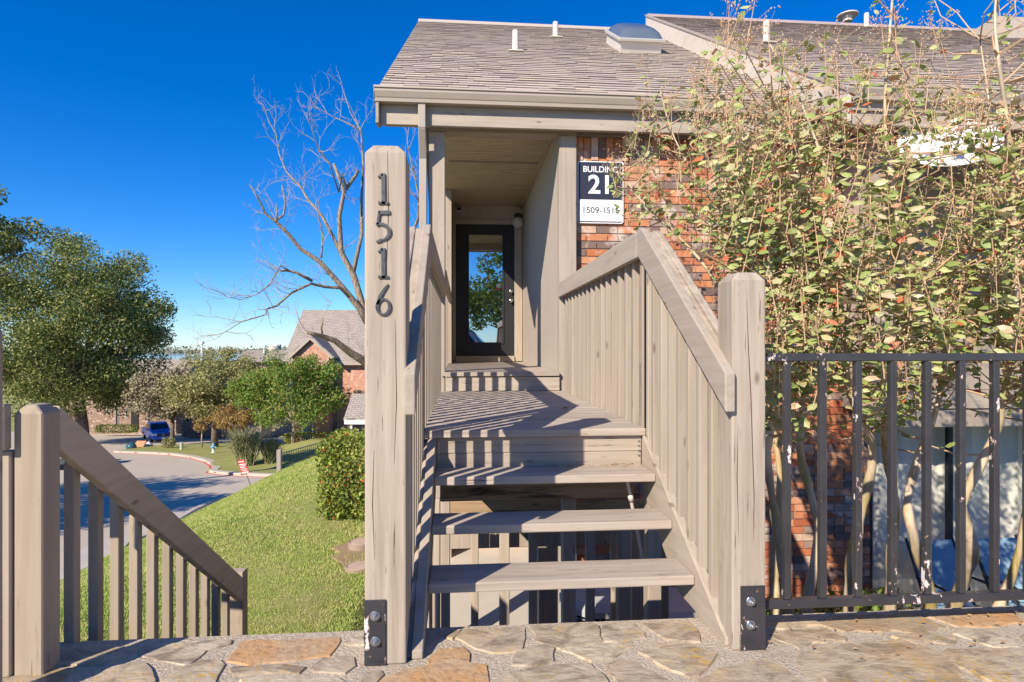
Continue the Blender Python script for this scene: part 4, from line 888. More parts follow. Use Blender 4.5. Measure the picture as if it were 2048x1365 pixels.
# ------------------------------------------------------------ crape myrtles by the fence
CR_L = island('crape leaves', [(0, (.26, .33, .09)), (.2, (.38, .44, .14)), (.45, (.50, .53, .22)), (.64, (.31, .38, .11)), (.78, (.54, .49, .24)), (.89, (.62, .44, .25)), (.94, (.62, .33, .19)), (.975, (.62, .17, .07))], .5, .5, .3, 'CONSTANT')
t_ = NT('crape leaf single')
def _cl(t):
    r = t.n('ObjectInfo').outputs['Random']
    c = t.ramp(r, [(0, (.26, .32, .11)), (.2, (.38, .44, .17)), (.45, (.50, .54, .27)), (.62, (.32, .37, .13)), (.76, (.54, .50, .29)), (.87, (.66, .46, .29)), (.95, (.62, .19, .09))], 'CONSTANT')
    e = t.noise(t.n('TexCoord').outputs['Object'], 30, 3); c = t.mix(t.ramp(e, [(.5, 0.0), (.66, .7)]), c, (.50, .32, .2)); t.out(c, .45, 0, .5)
    tr = t.n('BsdfTranslucent'); t.l(c, tr.inputs['Color']); mx = t.n('MixShader'); mx.inputs[0].default_value = .22
    t.l(t.b.outputs[0], mx.inputs[1]); t.l(tr.outputs[0], mx.inputs[2]); t.l(mx.outputs[0], t.t.nodes['Material Output'].inputs['Surface']); return t.m
LEAF1 = _cl(t_)
SEED = island('seed heads', [(0, (.48, .28, .14)), (.5, (.64, .42, .25)), (1, (.76, .55, .37))], trans=0)
STEMS = [[[(1580, 1480, 3.3), (1575, 1235, 3.2), (1565, 1120, 3.15), (1545, 1000, 3.1), (1535, 900, 3.05), (1560, 780, 3.0), (1600, 650, 3.0), (1640, 500, 3.1), (1610, 330, 3.2), (1560, 180, 3.3)],
  [(1595, 1480, 3.4), (1610, 1235, 3.3), (1640, 1080, 3.3), (1625, 1000, 3.3), (1600, 900, 3.35), (1605, 760, 3.4), (1570, 640, 3.5), (1500, 520, 3.7), (1420, 400, 3.9), (1350, 280, 4.1), (1320, 180, 4.2)],
  [(1590, 1480, 3.5), (1555, 1235, 3.6), (1550, 1100, 3.7), (1560, 950, 3.7), (1530, 800, 3.8), (1480, 650, 4.0), (1400, 520, 4.2), (1300, 420, 4.35), (1235, 350, 4.4)]],
 [[(1730, 1480, 3.5), (1700, 1235, 3.3), (1705, 1120, 3.2), (1720, 1040, 3.2), (1745, 900, 3.1), (1700, 790, 3.0), (1690, 680, 3.0), (1700, 560, 3.0), (1670, 400, 3.1), (1600, 200, 3.2), (1540, 90, 3.2)],
  [(1780, 1480, 3.5), (1780, 1230, 3.4), (1785, 1100, 3.3), (1790, 1000, 3.3), (1770, 880, 3.2), (1790, 760, 2.9), (1815, 650, 2.8), (1800, 480, 2.7), (1770, 250, 2.8), (1780, 60, 2.9), (1790, -60, 2.95)],
  [(1800, 1480, 3.6), (1860, 1225, 3.4), (1835, 1100, 3.3), (1815, 1000, 3.3), (1850, 880, 3.3), (1880, 790, 3.3), (1900, 640, 3.4), (1960, 450, 3.4), (1980, 250, 3.5), (1960, 80, 3.6)],
  [(1820, 1480, 3.6), (1910, 1210, 3.2), (1945, 1100, 3.0), (1925, 1010, 2.95), (1985, 880, 2.9), (2010, 780, 2.8), (2030, 600, 2.7), (2020, 300, 2.6), (1990, 60, 2.6), (2000, -60, 2.6)],
  [(1830, 1480, 3.7), (2000, 1210, 3.6), (2060, 1000, 3.5), (2090, 800, 3.4), (2130, 600, 3.3), (2150, 300, 3.3)]]]
CPOLY = [(1212, 395), (1235, 325), (1290, 225), (1310, 110), (1400, 130), (1480, 70), (1560, 90), (1640, 150), (1700, 20), (1770, -80), (1860, -60), (1900, 90), (1960, 60), (2010, -80), (2260, -80), (2260, 760), (1960, 800), (1900, 760), (1780, 860), (1700, 790), (1540, 860), (1530, 560), (1400, 545), (1330, 480), (1250, 440)]
lf_all = [[], []]; RC = random.Random(12)
def leafpts(p, ax, nr, L, W_):
    sd_ = ax.cross(nr).normalized(); nr = sd_.cross(ax).normalized()
    return [p, p+ax*L*.3+sd_*W_*.45-nr*L*.04, p+ax*L*.72+sd_*W_*.36-nr*L*.07, p+ax*L-nr*L*.16, p+ax*L*.72-sd_*W_*.36-nr*L*.07, p+ax*L*.3-sd_*W_*.45-nr*L*.04, p+ax*L*.5+nr*L*.03]
LF = [(0, 1, 6), (1, 2, 6), (2, 3, 6), (3, 4, 6), (4, 5, 6), (5, 0, 6)]
leaf_me = mesh('leaf', MB().add([tuple(q) for q in leafpts(Vector((0, 0, 0)), Vector((1, 0, 0)), Vector((0, 0, 1)), 1, .62)], LF), LEAF1)
labs = ['crape myrtle with peeling bark nearest the right stair post', 'wide crape myrtle with many stems in front of the patio door']
for ti in range(2):
    base = atd(STEMS[ti][0][0][0], 1300, 3.5); T = thing('crape_myrtle', labs[ti], 'tree', (base[0], base[1], -1.27), 'crape myrtles behind the black fence')
    nodes = []
    for stp in STEMS[ti]:
        P = [atd(*q) for q in stp]; P[0] = (P[0][0], P[0][1], -1.30)
        Q = []; n = len(P)
        for i in range(n-1):
            for k in range(4):
                f = k/4; p0, p1, p2, p3 = [Vector(P[max(0, min(n-1, i+j))]) for j in (-1, 0, 1, 2)]
                Q.append(.5*((2*p1)+(p2-p0)*f+(2*p0-5*p1+4*p2-p3)*f*f+(3*p1-p0-3*p2+p3)*f**3))
        Q.append(Vector(P[-1])); N = len(Q)
        rad = [max(.004, .045*(1-.93*(i/(N-1))**.6)*(1+.16*math.sin(i*1.9)+.1*math.sin(i*.9))) for i in range(N)]
        m = MB().tube([tuple(q) for q in Q], rad, 8)
        mk('stem', m, SMOOTHB, T, smooth=True)
        nodes += [(Q[i], rad[i]) for i in range(int(N*.42), N)]
    brm = MB(); sh = MB(); LV = []; nt = 360 if ti == 0 else 470
    made = 0; tries = 0
    while made < nt and tries < 60000:
        tries += 1
        u, v = RC.uniform(1200, 2260), RC.uniform(-80, 860)
        if not inside(u, v, CPOLY): continue
        den = max(.12, min(1, ((v-60)/430)))*(1 if u > 1480 else max(.62, (u-1160)/300))
        if RC.random() > den: continue
        if (ti == 0) != (u < 1640+RC.gauss(0, 60)): continue
        d = 2.5+1.7*RC.random()**1.4 if u > 1330 else RC.uniform(4.0, 5.4)
        if v > 640 and RC.random() < .5: d = RC.uniform(2.3, 3.2)
        tgt = Vector(atd(u, v, d))
        if tgt.x < 1.12+.0*d or tgt.y < 2.25 or tgt.y > 5.55: continue
        best = None; bs_ = 1e9
        for q, r_ in nodes:
            dz = tgt.z-q.z; e = (tgt-q).length + (1.2 if dz < .08 else 0)
            if e < bs_: bs_ = e; best = (q, r_)
        if bs_ > 1.6: continue
        q, r_ = best; L = (tgt-q).length; mid = q.lerp(tgt, .55)+Vector((RC.gauss(0, .05), RC.gauss(0, .05), -.05*L)); tip = tgt+Vector((RC.gauss(0, .04), RC.gauss(0, .04), .22))
        pts = [q, q.lerp(mid, .5)+Vector((RC.gauss(0, .02),)*3), mid, tgt, tip]; brm.tube([tuple(x) for x in pts], [min(r_, .006), .0045, .0035, .0024, .0014], 4, False)
        made += 1
        ax0 = (tip-mid).normalized()
        for k in range(int(RC.randint(13, 21)*(.25+.75*min(1, den*1.2)))):
            f = RC.random()**.8; p = (mid.lerp(tgt, f*2) if f < .5 else tgt.lerp(tip, f*2-1)) if RC.random() < .85 else q.lerp(mid, .4+.6*RC.random())
            out = Vector((RC.gauss(0, 1), RC.gauss(0, 1), RC.gauss(0, .6))); out -= ax0*out.dot(ax0); out.normalize()
            ax = (out+ax0*.5+Vector((0, 0, -.25))).normalized(); nrm = (Vector((-.3, -.45, .9))+Vector((RC.gauss(0, .55), RC.gauss(0, .55), RC.gauss(0, .4)))).normalized()
            LV.append((p+ax*.012, ax, nrm, RC.uniform(.034, .064)))
        if v < 420 or RC.random() < .55:
            for k in range(RC.randint(5, 9)):
                a = tip+Vector((RC.gauss(0, .01), RC.gauss(0, .01), -.12*RC.random())); e = a+Vector((RC.gauss(0, .035), RC.gauss(0, .035), .03+.05*RC.random())); brm.tube([tuple(a), tuple(e)], .001, 3, False)
                for j in range(RC.randint(2, 5)):
                    c = e+Vector((RC.gauss(0, .013), RC.gauss(0, .013), RC.gauss(0, .012))); r = RC.uniform(.0032, .0055)
                    sh.add([(c.x+r, c.y, c.z), (c.x-r, c.y, c.z), (c.x, c.y+r, c.z), (c.x, c.y-r, c.z), (c.x, c.y, c.z+r), (c.x, c.y, c.z-r)], [(0,2,4),(2,1,4),(1,3,4),(3,0,4),(2,0,5),(1,2,5),(3,1,5),(0,3,5)])
    mk('branches', brm, TWIG, T, kind='stuff'); mk('seed_heads', sh, SEED, T, kind='stuff')
    LV.sort(key=lambda l: (l[0].x*SN+l[0].y*CS)/l[3]); V = []; Fs = []
    for i, (p, ax, nr, L) in enumerate(LV):
        if i < 150:
            sd_ = nr.cross(ax).normalized(); n2 = ax.cross(sd_).normalized(); M = Matrix((ax, sd_, n2)).transposed()
            o = bpy.data.objects.new('leaf', leaf_me); link(o, T, tuple(p), tuple(M.to_euler())); o.scale = (L, L, L)
        else:
            b = len(V); V += [tuple(x) for x in leafpts(p, ax, nr, L, L*.62)]; Fs += [tuple(j+b for j in f) for f in LF]
    o = bpy.data.objects.new('crown', fastmesh('crown', V, Fs, CR_L, 3)); link(o, T); o['kind'] = 'stuff'
# ------------------------------------------------------------ lawn blades
BLM = NT('lawn blades')
def _bl(t):
    r = t.n('NewGeometry').outputs['Random Per Island']; n1 = t.noise(t.pos(), 1.1, 4, .6); n2 = t.noise(t.pos(), 7, 3, .6)
    f = t.math('ADD', t.math('MULTIPLY', r, .38), t.math('MULTIPLY', t.ramp(t.math('ADD', t.math('MULTIPLY', n1, .6), t.math('MULTIPLY', n2, .4)), [(.38, 0.0), (.62, 1.0)]), .52))
    c = t.ramp(f, [(0, (.18, .30, .05)), (.4, (.34, .43, .10)), (.7, (.48, .46, .17)), (1, (.62, .52, .28))]); return t.out(c, .7, 0, .2)
BLM = _bl(BLM)
def blades():
    R_ = np.random.default_rng(9); n = 300000; u = R_.uniform(90, 760, n); k = R_.uniform(0, 1, n); d = 4.2+14*k**1.4
    X = (u-CX)/F*d; ok = (X < -.95); X, d = X[ok], d[ok]
    Z = np.array([gz(a, b) for a, b in zip(X, d)]); n = len(X)
    bx, by = X*CS+d*SN, d*CS-X*SN
    a = R_.uniform(0, 6.283, n); h = R_.uniform(.008, .024, n); w = R_.uniform(.002, .004, n)*(1+d*.06); le = R_.uniform(.2, 1.3, n)*h
    V = np.stack([np.stack([bx-np.cos(a)*w, by-np.sin(a)*w, Z-.004], 1), np.stack([bx+np.cos(a)*w, by+np.sin(a)*w, Z-.004], 1), np.stack([bx-np.sin(a)*le, by+np.cos(a)*le, Z+h], 1)], 1).reshape(-1, 3)
    o = bpy.data.objects.new('grass', fastmesh('grass', V, np.arange(3*n).reshape(n, 3), BLM, 3)); link(o, None)
    o['kind'] = 'stuff'; tag(o, 'short mown lawn grass on the slope left of the stair', 'grass')
blades()
# fallen leaves
FLM = plain('dry leaf', (.42, .22, .09), .8)
fm = MB(); R2 = random.Random(4)
for k in range(170):
    x, y = R2.uniform(.45, .93), R2.uniform(3.04, 3.125)
    if R2.random() > (x-.3)*1.3: continue
    a = R2.uniform(0, 6.3); L = R2.uniform(.004, .012); z = .461+R2.uniform(0, .008)
    fm.add([(x-L*math.cos(a), y-L*math.sin(a), z), (x+L*.3*math.sin(a), y-L*.3*math.cos(a), z+.003), (x+L*math.cos(a), y+L*math.sin(a), z+.001), (x-L*.3*math.sin(a), y+L*.3*math.cos(a), z+.003)], [(0, 1, 2, 3)])
for k in range(60):
    x, y = R2.uniform(1.1, 2.3), R2.uniform(1.95, 2.3); a = R2.uniform(0, 6.3); L = R2.uniform(.004, .014); z = .016+R2.uniform(0, .006)
    fm.add([(x-L*math.cos(a), y-L*math.sin(a), z), (x+L*.4*math.sin(a), y-L*.4*math.cos(a), z+.004), (x+L*math.cos(a), y+L*math.sin(a), z+.002), (x-L*.4*math.sin(a), y+L*.4*math.cos(a), z+.004)], [(0, 1, 2, 3)])
tag(mk('leaf_litter', fm, island('litter', [(0, (.35, .16, .06)), (1, (.55, .36, .16))], trans=0), kind='stuff'), 'dry brown leaf litter on the treads and flagstones', 'leaves')
p = atz(1131, 818, .655); tag(mk('fallen_leaf', MB().add([(p[0]-.03, p[1], .656), (p[0], p[1]-.025, .668), (p[0]+.03, p[1], .66), (p[0], p[1]+.025, .672)], [(0, 1, 2, 3)]), FLM), 'single dry leaf lying on the bridge deck', 'leaf')
# ------------------------------------------------------------ far things, camera-aligned frame (X right, d deep, z up)
def cw(name, mb, mat, par, **k): return mk(name, mb, mat, par, T=c2w, **k)
fh = thing('brick_house', 'distant red brick house with brown shingle roof and front gable', 'house', c2w(-14, 52, -6.3))
cw('wall', MB().box(-18.1, -6, 50, 58.5, -6.9, -.16), FARB, fh)
cw('wall', MB().py([(-17.7, -6.9), (-14.9, -6.9), (-14.9, .30), (-16.3, 1.62), (-17.7, .30)], 48.8, 49.99), FARB, fh, label='projecting gabled bay')
rf = cw('roof', MB().px([(49.5, -.35), (49.5, -.2), (54.6, 4.35), (59, -.2), (59, -.35), (54.6, 4.15)], -19.0, -5.6), FARSH, fh)
cw('gable_roof', MB().py([(-18.2, .2), (-16.3, 1.98), (-14.4, .2), (-14.4, .05), (-16.3, 1.80), (-18.2, .05)], 48.5, 52.5), FARSH, rf)
cw('gable_trim', MB().py([(-18.15, .14), (-16.3, 1.88), (-14.45, .14), (-14.6, .02), (-16.3, 1.58), (-18.0, .02)], 48.44, 48.495), TAUPE, rf)
cw('fascia', MB().box(-14.4, -5.7, 49.44, 49.495, -.5, -.22), TAUPE, fh)
wd = cw('window', MB().box(-17.1, -16.15, 48.72, 48.795, -6.7, -4.6), WHITE, fh)
cw('pane', MB().box(-17.02, -16.66, 48.69, 48.715, -6.6, -4.7), plain('blue glass', (.10, .22, .28), .1), wd); cw('pane', MB().box(-16.6, -16.23, 48.69, 48.715, -6.6, -4.7), plain('blue glass b', (.10, .22, .28), .1), wd)
cw('downspout', MB().box(-14.55, -14.43, 49.85, 49.98, -6.8, -.5), TAUPE, fh)
cv = thing('covered_walk', 'small shingled porch roof in front of the distant brick house', 'porch', c2w(-9, 36, -5))
cw('roof', MB().px([(35.5, -3.35), (35.5, -3.2), (37.4, -1.9), (39, -3.2), (39, -3.35), (37.4, -2.05)], XD(692, 36), XD(692, 36)+5), FARSH, cv); cw('fascia', MB().box(XD(692, 36)+.05, XD(692, 36)+5, 35.44, 35.49, -3.55, -3.3), WHITE, cv); cw('post', MB().box(XD(703, 36), XD(703, 36)+.14, 35.6, 35.74, -6.5, -3.36), WHITE, cv)
cw('path_slab', MB().add([(-18.8, 41.5, H-Bisl(-18.8, 41.5)+.05), (-12, 43, H-Bisl(-12, 43)+.05), (-12, 44.6, H-Bisl(-12, 44.6)+.05), (-17.6, 44.2, H-Bisl(-17.6, 44.2)+.05), (-19, 52, H-Bisl(-19, 52)+.06), (-21, 52, H-Bisl(-21, 52)+.06)], [(0, 1, 2, 3), (0, 3, 4, 5)]), WALK, None, kind='structure')
# far apartment blocks
fb = thing('apartment_building', 'tan brick apartment building beyond the street behind the oak', 'building', c2w(-50, 75, -10))
xa, xb = XD(120, 75), XD(352, 75); zb = zv(872, 75)
cw('wall', MB().box(xa, xb, 75, 84, zb-1, zb+6.2), FARB2, fb); cw('roof', MB().px([(74.4, zb+6.1), (79.5, zb+9.5), (84.6, zb+6.1)], xa-.5, xb+.5), FARSH, fb)
for u0, u1, v0, v1 in ((231, 237, 806, 858), (252, 257, 818, 835), (296, 303, 808, 850), (214, 219, 806, 830)):
    w = cw('window', MB().box(XD(u0, 75), XD(u1, 75), 74.93, 74.99, zv(v1, 75), zv(v0, 75)), WHITE, fb); cw('pane', MB().box(XD(u0, 75)+.06, XD(u1, 75)-.06, 74.89, 74.925, zv(v1, 75)+.06, zv(v0, 75)-.06), DARK, w)
cw('entry', MB().box(XD(263, 75), XD(277, 75), 74.9, 74.98, zv(856, 75), zv(815, 75)), DARK, fb)
f2 = thing('apartment_building', 'dark brown brick apartment building behind the olive tree', 'building', c2w(-40, 68, -10))
cw('wall', MB().box(XD(363, 68), XD(540, 68), 68, 78, zv(866, 68)-.5, zv(800, 68)), FARB2, f2); cw('roof', MB().px([(67.4, zv(800, 68)-.1), (73, zv(800, 68)+2.4), (78.6, zv(800, 68)-.1)], XD(355, 68), XD(560, 68)), FARSH, f2)
for u0, u1 in ((372, 380), (418, 426)):
    w = cw('window', MB().box(XD(u0, 68), XD(u1, 68), 67.93, 67.99, zv(845, 68), zv(815, 68)), WHITE, f2); cw('pane', MB().box(XD(u0, 68)+.05, XD(u1, 68)-.05, 67.89, 67.925, zv(845, 68)+.05, zv(815, 68)-.05), DARK, w)
f3 = thing('low_building', 'far low house with a long grey roof below the horizon', 'building', c2w(-50, 110, -12))
cw('wall', MB().box(XD(478, 110), XD(640, 110), 110, 120, zv(800, 110), zv(722, 110)), FARB2, f3); cw('roof', MB().px([(109, zv(724, 110)), (115, zv(701, 112)), (121, zv(724, 110))], XD(470, 110), XD(650, 110)), FARSH, f3); cw('vent', MB().lathe((XD(528, 113), 113, zv(706, 112)), [(.22, 0), (.15, .6), (.3, .9), (.05, 1.0)], 8), WHITE, f3)
# slatted stair by the brick house
sl = thing('slatted_stair', 'grey slatted outdoor stair railing left of the distant brick house', 'staircase', c2w(-19, 49, -7))
for k in range(22):
    f = k/21; X = XD(500, 49)+f*(XD(566, 49)-XD(500, 49)); zt = zv(862-32*f, 49); cw('slat', MB().box(X, X+.1, 49, 49.04, zt-.95, zt), GREYT, sl)
cw('rail', MB().add([(XD(497, 49), 48.95, zv(865, 49)), (XD(568, 49), 48.95, zv(829, 49)), (XD(568, 49), 49.08, zv(829, 49)), (XD(497, 49), 49.08, zv(865, 49)), (XD(497, 49), 48.95, zv(861, 49)), (XD(568, 49), 48.95, zv(825, 49)), (XD(568, 49), 49.08, zv(825, 49)), (XD(497, 49), 49.08, zv(861, 49))], [(0,3,2,1),(4,5,6,7),(0,1,5,4),(1,2,6,5),(2,3,7,6),(3,0,4,7)]), GREYT, sl)
for k in range(8): cw('step', MB().box(XD(560, 49.5)+.02*k, XD(560, 49.5)+1.0, 49.3+.28*k, 49.6+.28*k, zv(876, 49)+.19*k, zv(876, 49)+.19*k+.06), OLDW, sl)
# far shore
cw('lake', MB().add([(-900, 700, -16.2), (-250, 700, -16.2), (-150, 1350, -16.2), (-1500, 1350, -16.2)], [(0, 1, 2, 3)]), plain('lake water', (.02, .09, .22), .08), None, kind='structure')
tl = NR.uniform(0, 1, (5200, 3)); TX = -1500+1700*tl[:, 0]; TD = 1400+250*tl[:, 1]; TZ = -19+ (6+16*np.abs(np.sin(TX*.013)*np.sin(TX*.031+1))+2*np.sin(TX*.07))*tl[:, 2]
W = np.stack([TX*CS+TD*SN, TD*CS-TX*SN, TZ], 1); o = bpy.data.objects.new('far_woods', leaves(W, 7, island('far woods', [(0, (.12, .15, .13)), (.6, (.20, .205, .16)), (1, (.30, .25, .19))], trans=0), 'far_woods', seed=4)); link(o, None); o['kind'] = 'stuff'; tag(o, 'far wooded shore on the horizon', 'woods')
for u, v0, v1, d, w, lab in ((404, 683, 695, 1380, 5, 'tiny white water tower on the far horizon'), (550, 690, 702, 900, 11, 'pale storage tank with a white cap on the horizon by the brick house')):
    t_ = thing('water_tower', lab, 'water tower', c2w(XD(u, d), d, -19)); X = XD(u, d)
    if d > 1000: cw('tank', MB().lathe((X, d, zv(v0+5, d)), [(2, -1), (w, 0), (w, 4), (w*.6, 6.5), (.5, 7)], 16), WHITE, t_); cw('stem', MB().lathe((X, d, -19), [(3, 0), (2.2, zv(v0+5, d)+18.5)], 10), WHITE, t_)
    else: cw('tank', MB().lathe((X, d, -19), [(w*.8, 0), (w*.8, zv(v0, d)+17.5)], 20), CURB, t_); cw('cap', MB().lathe((X+2, d, zv(v0, d)-1.5), [(4, 0), (4, 1.5), (1, 2.2)], 14), WHITE, t_)
# ------------------------------------------------------------ vehicles
def pickup(name, label, X, d, zb, rot, paint, group=None):
    base = c2w(X, d, zb); T = bpy.data.objects.new(name, None); link(T, None, base, (0, 0, rot)); tag(T, label, 'pickup truck', group)
    Mx = WM[T]
    def q(nm, mb, mat, par=T, **k): return mk(nm, mb, mat, par, T=lambda x, y, z: tuple(Mx @ Vector((x, y, z))), **k)
    # local frame: nose towards -y, width x
    low = [(-2.85, .45), (-2.9, .75), (-2.82, 1.08), (-1.5, 1.18), (2.85, 1.18), (2.9, .6), (2.8, .45)]
    bd = q('body', MB().px(low, -.98, .98), paint, bevel=.06, seg=2)
    cab = [(-1.45, 1.18), (-.75, 1.88), (-.5, 1.93), (.85, 1.93), (1.15, 1.19)]
    m = MB(); A = [(-.92 if z < 1.5 else -.78, y, z) for y, z in cab]; B2 = [(.92 if z < 1.5 else .78, y, z) for y, z in cab]; m.prism(A, B2); q('cab', m, paint, bevel=.04, seg=2)
    GL = DARKGL; q('windshield', MB().add([(-.82, -1.36, 1.30), (.82, -1.36, 1.30), (.70, -.84, 1.83), (-.70, -.84, 1.83)], [(0, 1, 2, 3)]), GL)
    for s in (-1, 1):
        q('side_window', MB().add([(s*.935, -1.05, 1.27), (s*.935, .9, 1.27), (s*.82, .75, 1.80), (s*.82, -.62, 1.80)], [(0, 1, 2, 3)]), GL)
        q('headlight', MB().box(*sorted((s*.94, s*.60)), -2.93, -2.80, .82, 1.03), LENS, bevel=.02); q('mirror', MB().box(*sorted((s*.97, s*1.18)), -1.15, -1.05, 1.25, 1.45), paint, bevel=.02)
        for yw in (-1.85, 1.75):
            w = q('wheel', MB().tube([(s*.80, yw, .40), (s*1.0, yw, .40)], .40, 20), TYRE); q('rim', MB().tube([(s*1.0, yw, .40), (s*1.012, yw, .40)], .26, 10), CHROME, w)
    g = q('grille', MB().box(-.58, .58, -2.935, -2.85, .72, 1.02), BLACK); q('bumper', MB().box(-.99, .99, -2.97, -2.86, .46, .66), paint, bevel=.03); q('licence_plate', MB().box(-.16, .16, -2.99, -2.972, .5, .64), WHITE)
    q('badge', MB().ball((0, -2.94, .87), (.12, .02, .05), 12, 6), CHROME, g)
DARKGL = plain('vehicle glass', (.012, .016, .022), .06, 0, .8); LENS = plain('headlight lens', (.75, .75, .74), .15); TYRE = plain('tyre rubber', (.018, .018, .018), .8)
pickup('pickup_truck', 'bright blue pickup truck parked facing the camera across the street', XD(309, 63), 63.5, zv(885, 62)+.0, -TH+.72, plain('blue car paint', (.03, .2, .75), .25, 0, .7))
pickup('pickup_truck', 'pickup mostly hidden behind the left stair post with one wheel showing', XD(84, 37), 38, H-Bs(37), -TH+.5, plain('grey car paint', (.10, .11, .12), .3, 0, .6))
# ------------------------------------------------------------ street furniture
hy = thing('fire_hydrant', 'white fire hydrant with blue cap on the grass across the street', 'fire hydrant', c2w(XD(427, 47), 47, H-Bisl(XD(427, 47), 47)))
b = (XD(427, 47), 47, H-Bisl(XD(427, 47), 47)); HB = plain('hydrant blue', (.05, .27, .42), .4); HW = plain('hydrant white', (.72, .72, .70), .5)
cw('barrel', MB().lathe(b, [(.17, 0), (.17, .05), (.11, .06), (.11, .48), (.15, .5), (.15, .54)], 14), HW, hy); cw('bonnet', MB().lathe((b[0], b[1], b[2]+.54), [(.15, 0), (.14, .1), (.09, .19), (.03, .21), (.03, .27)], 14), HB, hy)
for a, c in (((-.24, 0), 0), ((.24, 0), 0), ((0, -.24), 0)): cw('outlet', MB().tube([(b[0], b[1], b[2]+.42), (b[0]+a[0], b[1]+a[1], b[2]+.42)], .065, 10), HB, hy)
def pedestal(label, u, v, d, h, r, mat, zg): 
    X = XD(u, d); T = thing('utility_pedestal', label, 'utility post', c2w(X, d, zg)); cw('body', MB().lathe((X, d, zg), [(r, 0), (r, h*.85)], 12), mat, T); cw('cap', MB().lathe((X, d, zg+h*.85), [(r*1.08, 0), (r*1.08, h*.1), (r*.4, h*.15)], 12), mat, T)
pedestal('short pale utility post on the grass across the street', 363, 895, 50, .62, .13, plain('pale green', (.42, .45, .38), .6), H-Bisl(XD(363, 50), 50))
pedestal('dark green utility post on the edge of the near lawn', 453, 985, 17.5, .30, .075, plain('utility green', (.05, .09, .06), .5), gz(XD(453, 17.5), 17.5))
# rubbish heap: bags and a flattened box
for k, (u, v, r, mat, lab) in enumerate(((262, 897, .42, plain('blue bag', (.03, .10, .14), .35), 'dark blue rubbish bag at the left of the roadside heap'), (286, 891, .40, plain('black bag', (.02, .02, .03), .3), 'black rubbish bag at the back of the roadside heap'), (297, 893, .34, plain('white bag', (.6, .6, .64), .5), 'white rubbish bag at the right of the roadside heap'))):
    X, d = onst(u, v+2); m = MB().ball((0, 0, 0), (r, r*.9, r*.75), 14, 9); rq = random.Random(k)
    m.v = [(X+x*(1+.18*rq.uniform(-1, 1)), d+y*(1+.18*rq.uniform(-1, 1)), H-Bs(d)+.1+max(-.1, z+.3*r)+(.12 if abs(x)+abs(y) < .05 and z > 0 else 0)) for x, y, z in m.v]
    tag(cw('rubbish_bag', m, mat, None, smooth=True), lab, 'rubbish bag', 'rubbish heaped by the street')
X, d = onst(277, 897); cb = MB().add([(X-.5, d, H-Bs(d)+.02), (X+.5, d-.1, H-Bs(d)+.02), (X+.45, d+.5, H-Bs(d)+.5), (X-.4, d+.55, H-Bs(d)+.5)], [(0, 1, 2, 3)]); bo = cw('cardboard_box', cb, plain('cardboard', (.48, .25, .13), .8), None); sd2 = bo.modifiers.new('s', 'SOLIDIFY'); sd2.thickness = .12; tag(bo, 'flattened brown cardboard box in the roadside heap', 'box', 'rubbish heaped by the street')
# red sign on a tilted stake
d = 21.5; SGN = thing('yard_sign', 'tilted red and white yard sign on a stake at the lawn edge', 'sign', c2w(XD(500, d), d, gz(XD(500, d), d)))
Q = [(474.5, 921), (488, 919.5), (499, 946), (484, 948.5)]; pts = [(XD(u, d), d, zv(v, d)) for u, v in Q]; back = [(x, dd+.02, z) for x, dd, z in pts]
REDS = plain('sign red', (.55, .05, .05), .5); bd = cw('board', MB().prism(pts, back), REDS, SGN)
def sgn(a, b_): 
    tl_, tr_, br_, bl_ = [Vector(p) for p in pts]; return tuple((tl_.lerp(tr_, a)).lerp(bl_.lerp(br_, a), b_)+Vector((0, -.004, 0)))
wp = MB()
for a0, a1, b0, b1 in ((.1, .45, .10, .17), (.52, .9, .10, .17), (.05, .95, .30, .36), (.12, .9, .42, .46), (.08, .7, .52, .58), (.1, .92, .66, .70), (.2, .85, .77, .81), (.06, .94, .88, .96)): wp.add([sgn(a0, b0), sgn(a1, b0), sgn(a1, b1), sgn(a0, b1)], [(0, 1, 2, 3)])
cw('print', wp, WHITE, bd); cw('stake', MB().tube([(XD(491, d), d+.03, zv(946, d)), (XD(501, d), d+.03, zv(968, d)-.1)], .012, 6), BLACK, SGN)
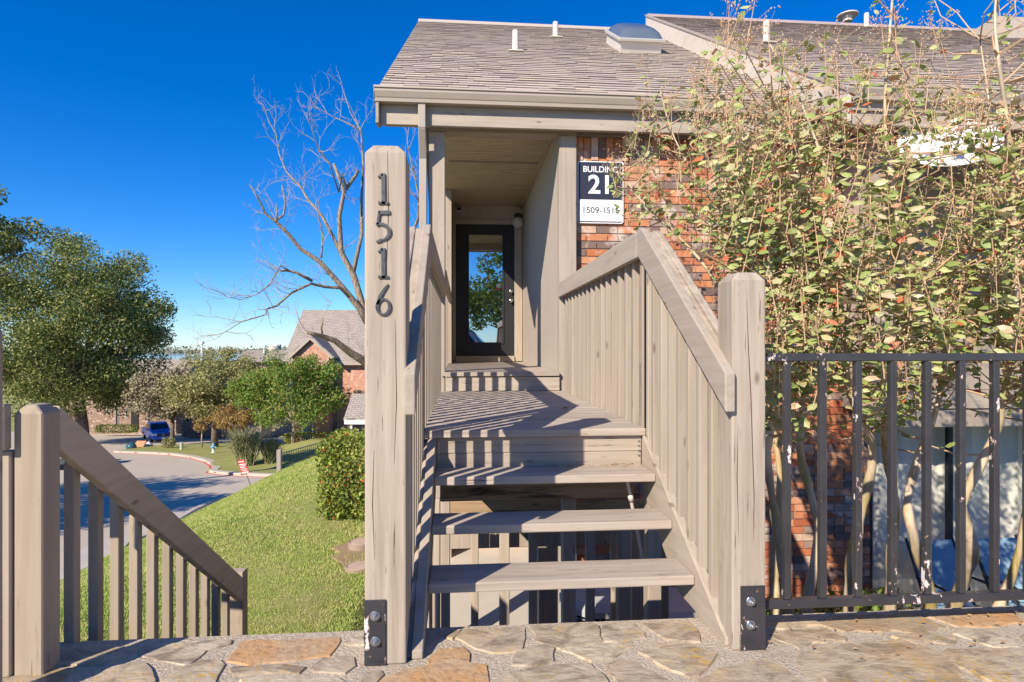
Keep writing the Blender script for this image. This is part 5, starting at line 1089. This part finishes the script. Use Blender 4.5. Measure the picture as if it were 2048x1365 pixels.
# fence on the lawn crest
LF_ = thing('lawn_fence', 'low black metal fence with a grey post on the lawn crest', 'fence', c2w(XD(558, 15), 15, gz(XD(558, 15), 15)))
a = (XD(560, 16.5), 16.5); e = (XD(655, 20), 20)
za = zv(935, 16.5)-.15; ze = zv(905, 20)-.15
cw('post', MB().box(a[0]-.06, a[0]+.06, 16.4, 16.52, za-.6, zv(899, 16.5)), GREYT, LF_, bevel=.01)
for f0 in (.0, .42): cw('rail', MB().tube([(a[0]+.07, 16.52, za+.12+f0), (e[0], 20, ze+.12+f0)], .014, 6), BLACK, LF_)
for k in range(22):
    f = (k+.5)/22; cw('picket', MB().tube([(a[0]+(e[0]-a[0])*f, 16.52+(3.48)*f, za+(ze-za)*f-.1), (a[0]+(e[0]-a[0])*f, 16.52+3.48*f, za+(ze-za)*f+.54)], .009, 5), BLACK, LF_)
# valve lids on the lawn
cw('bare_soil', MB().pz([(XD(722, 7)+.34*math.cos(k*.3)*(1+.25*math.sin(k*2.1)), 7.1+.5*math.sin(k*.3)*(1+.2*math.cos(k*1.7))) for k in range(21)], gz(-1.8, 7)-.1, gz(-1.8, 7)+.008), plain('bare soil', (.30, .20, .12), .95, ns=20, bump=.6), None, kind='structure', bevel=.02)
LID = plain('lid terracotta', (.50, .36, .27), .7, ns=12)
for u, v, lab in ((722, 1092, 'raised round valve lid on bare soil beside the number post'), (718, 1134, 'flush round valve lid nearer the landing beside the number post')):
    zl = gz(-1.8, 7)+.02; r = ray(u, v); dd = (zl-H)/r[2]; X = (u-CX)/F*dd; T = thing('valve_lid', lab, 'lid', c2w(X, dd, zl), 'valve lids on the lawn'); hh = .07 if v < 1100 else .03
    cw('ring', MB().lathe((X, dd, zl-.02), [(.15, 0), (.15, hh), (.135, hh+.006), (.12, hh-.002)], 22), plain('lid ring', (.34, .25, .19), .7), T); cw('cover', MB().lathe((X, dd, zl-.02), [(.118, 0), (.118, hh+.004), (.02, hh+.008)], 22), LID, T)
# ------------------------------------------------------------ trees out of frame whose shade falls on the street; the lot behind the camera
tree('oak_tree', 'large street tree out of view shading the near street', 'tree', -27, 15.0, H-Bs(15), H-Bs(15)+6.0, (5.5, 5, 3.6), 70, 260, .3, G_OAK, .3, seed=41)
tree('oak_tree', 'second street tree out of view shading the street bend', 'tree', -21.5, 13.5, H-Bs(13.5), H-Bs(13.5)+5.2, (3.8, 3.6, 3.0), 46, 240, .3, G_OAK, .25, seed=42)
tree('oak_tree', 'green tree behind the viewer reflected in the door glass', 'tree', 4.5, -17, -.1, 4.3, (3.4, 3, 2.6), 46, 200, .26, G_GRN, .2, seed=43)
pickup('pickup_truck', 'grey pickup behind the viewer reflected in the door glass', .4, -9.5, -.03, math.pi/2+.1, plain('silver car paint', (.45, .46, .47), .3, .3, .6))
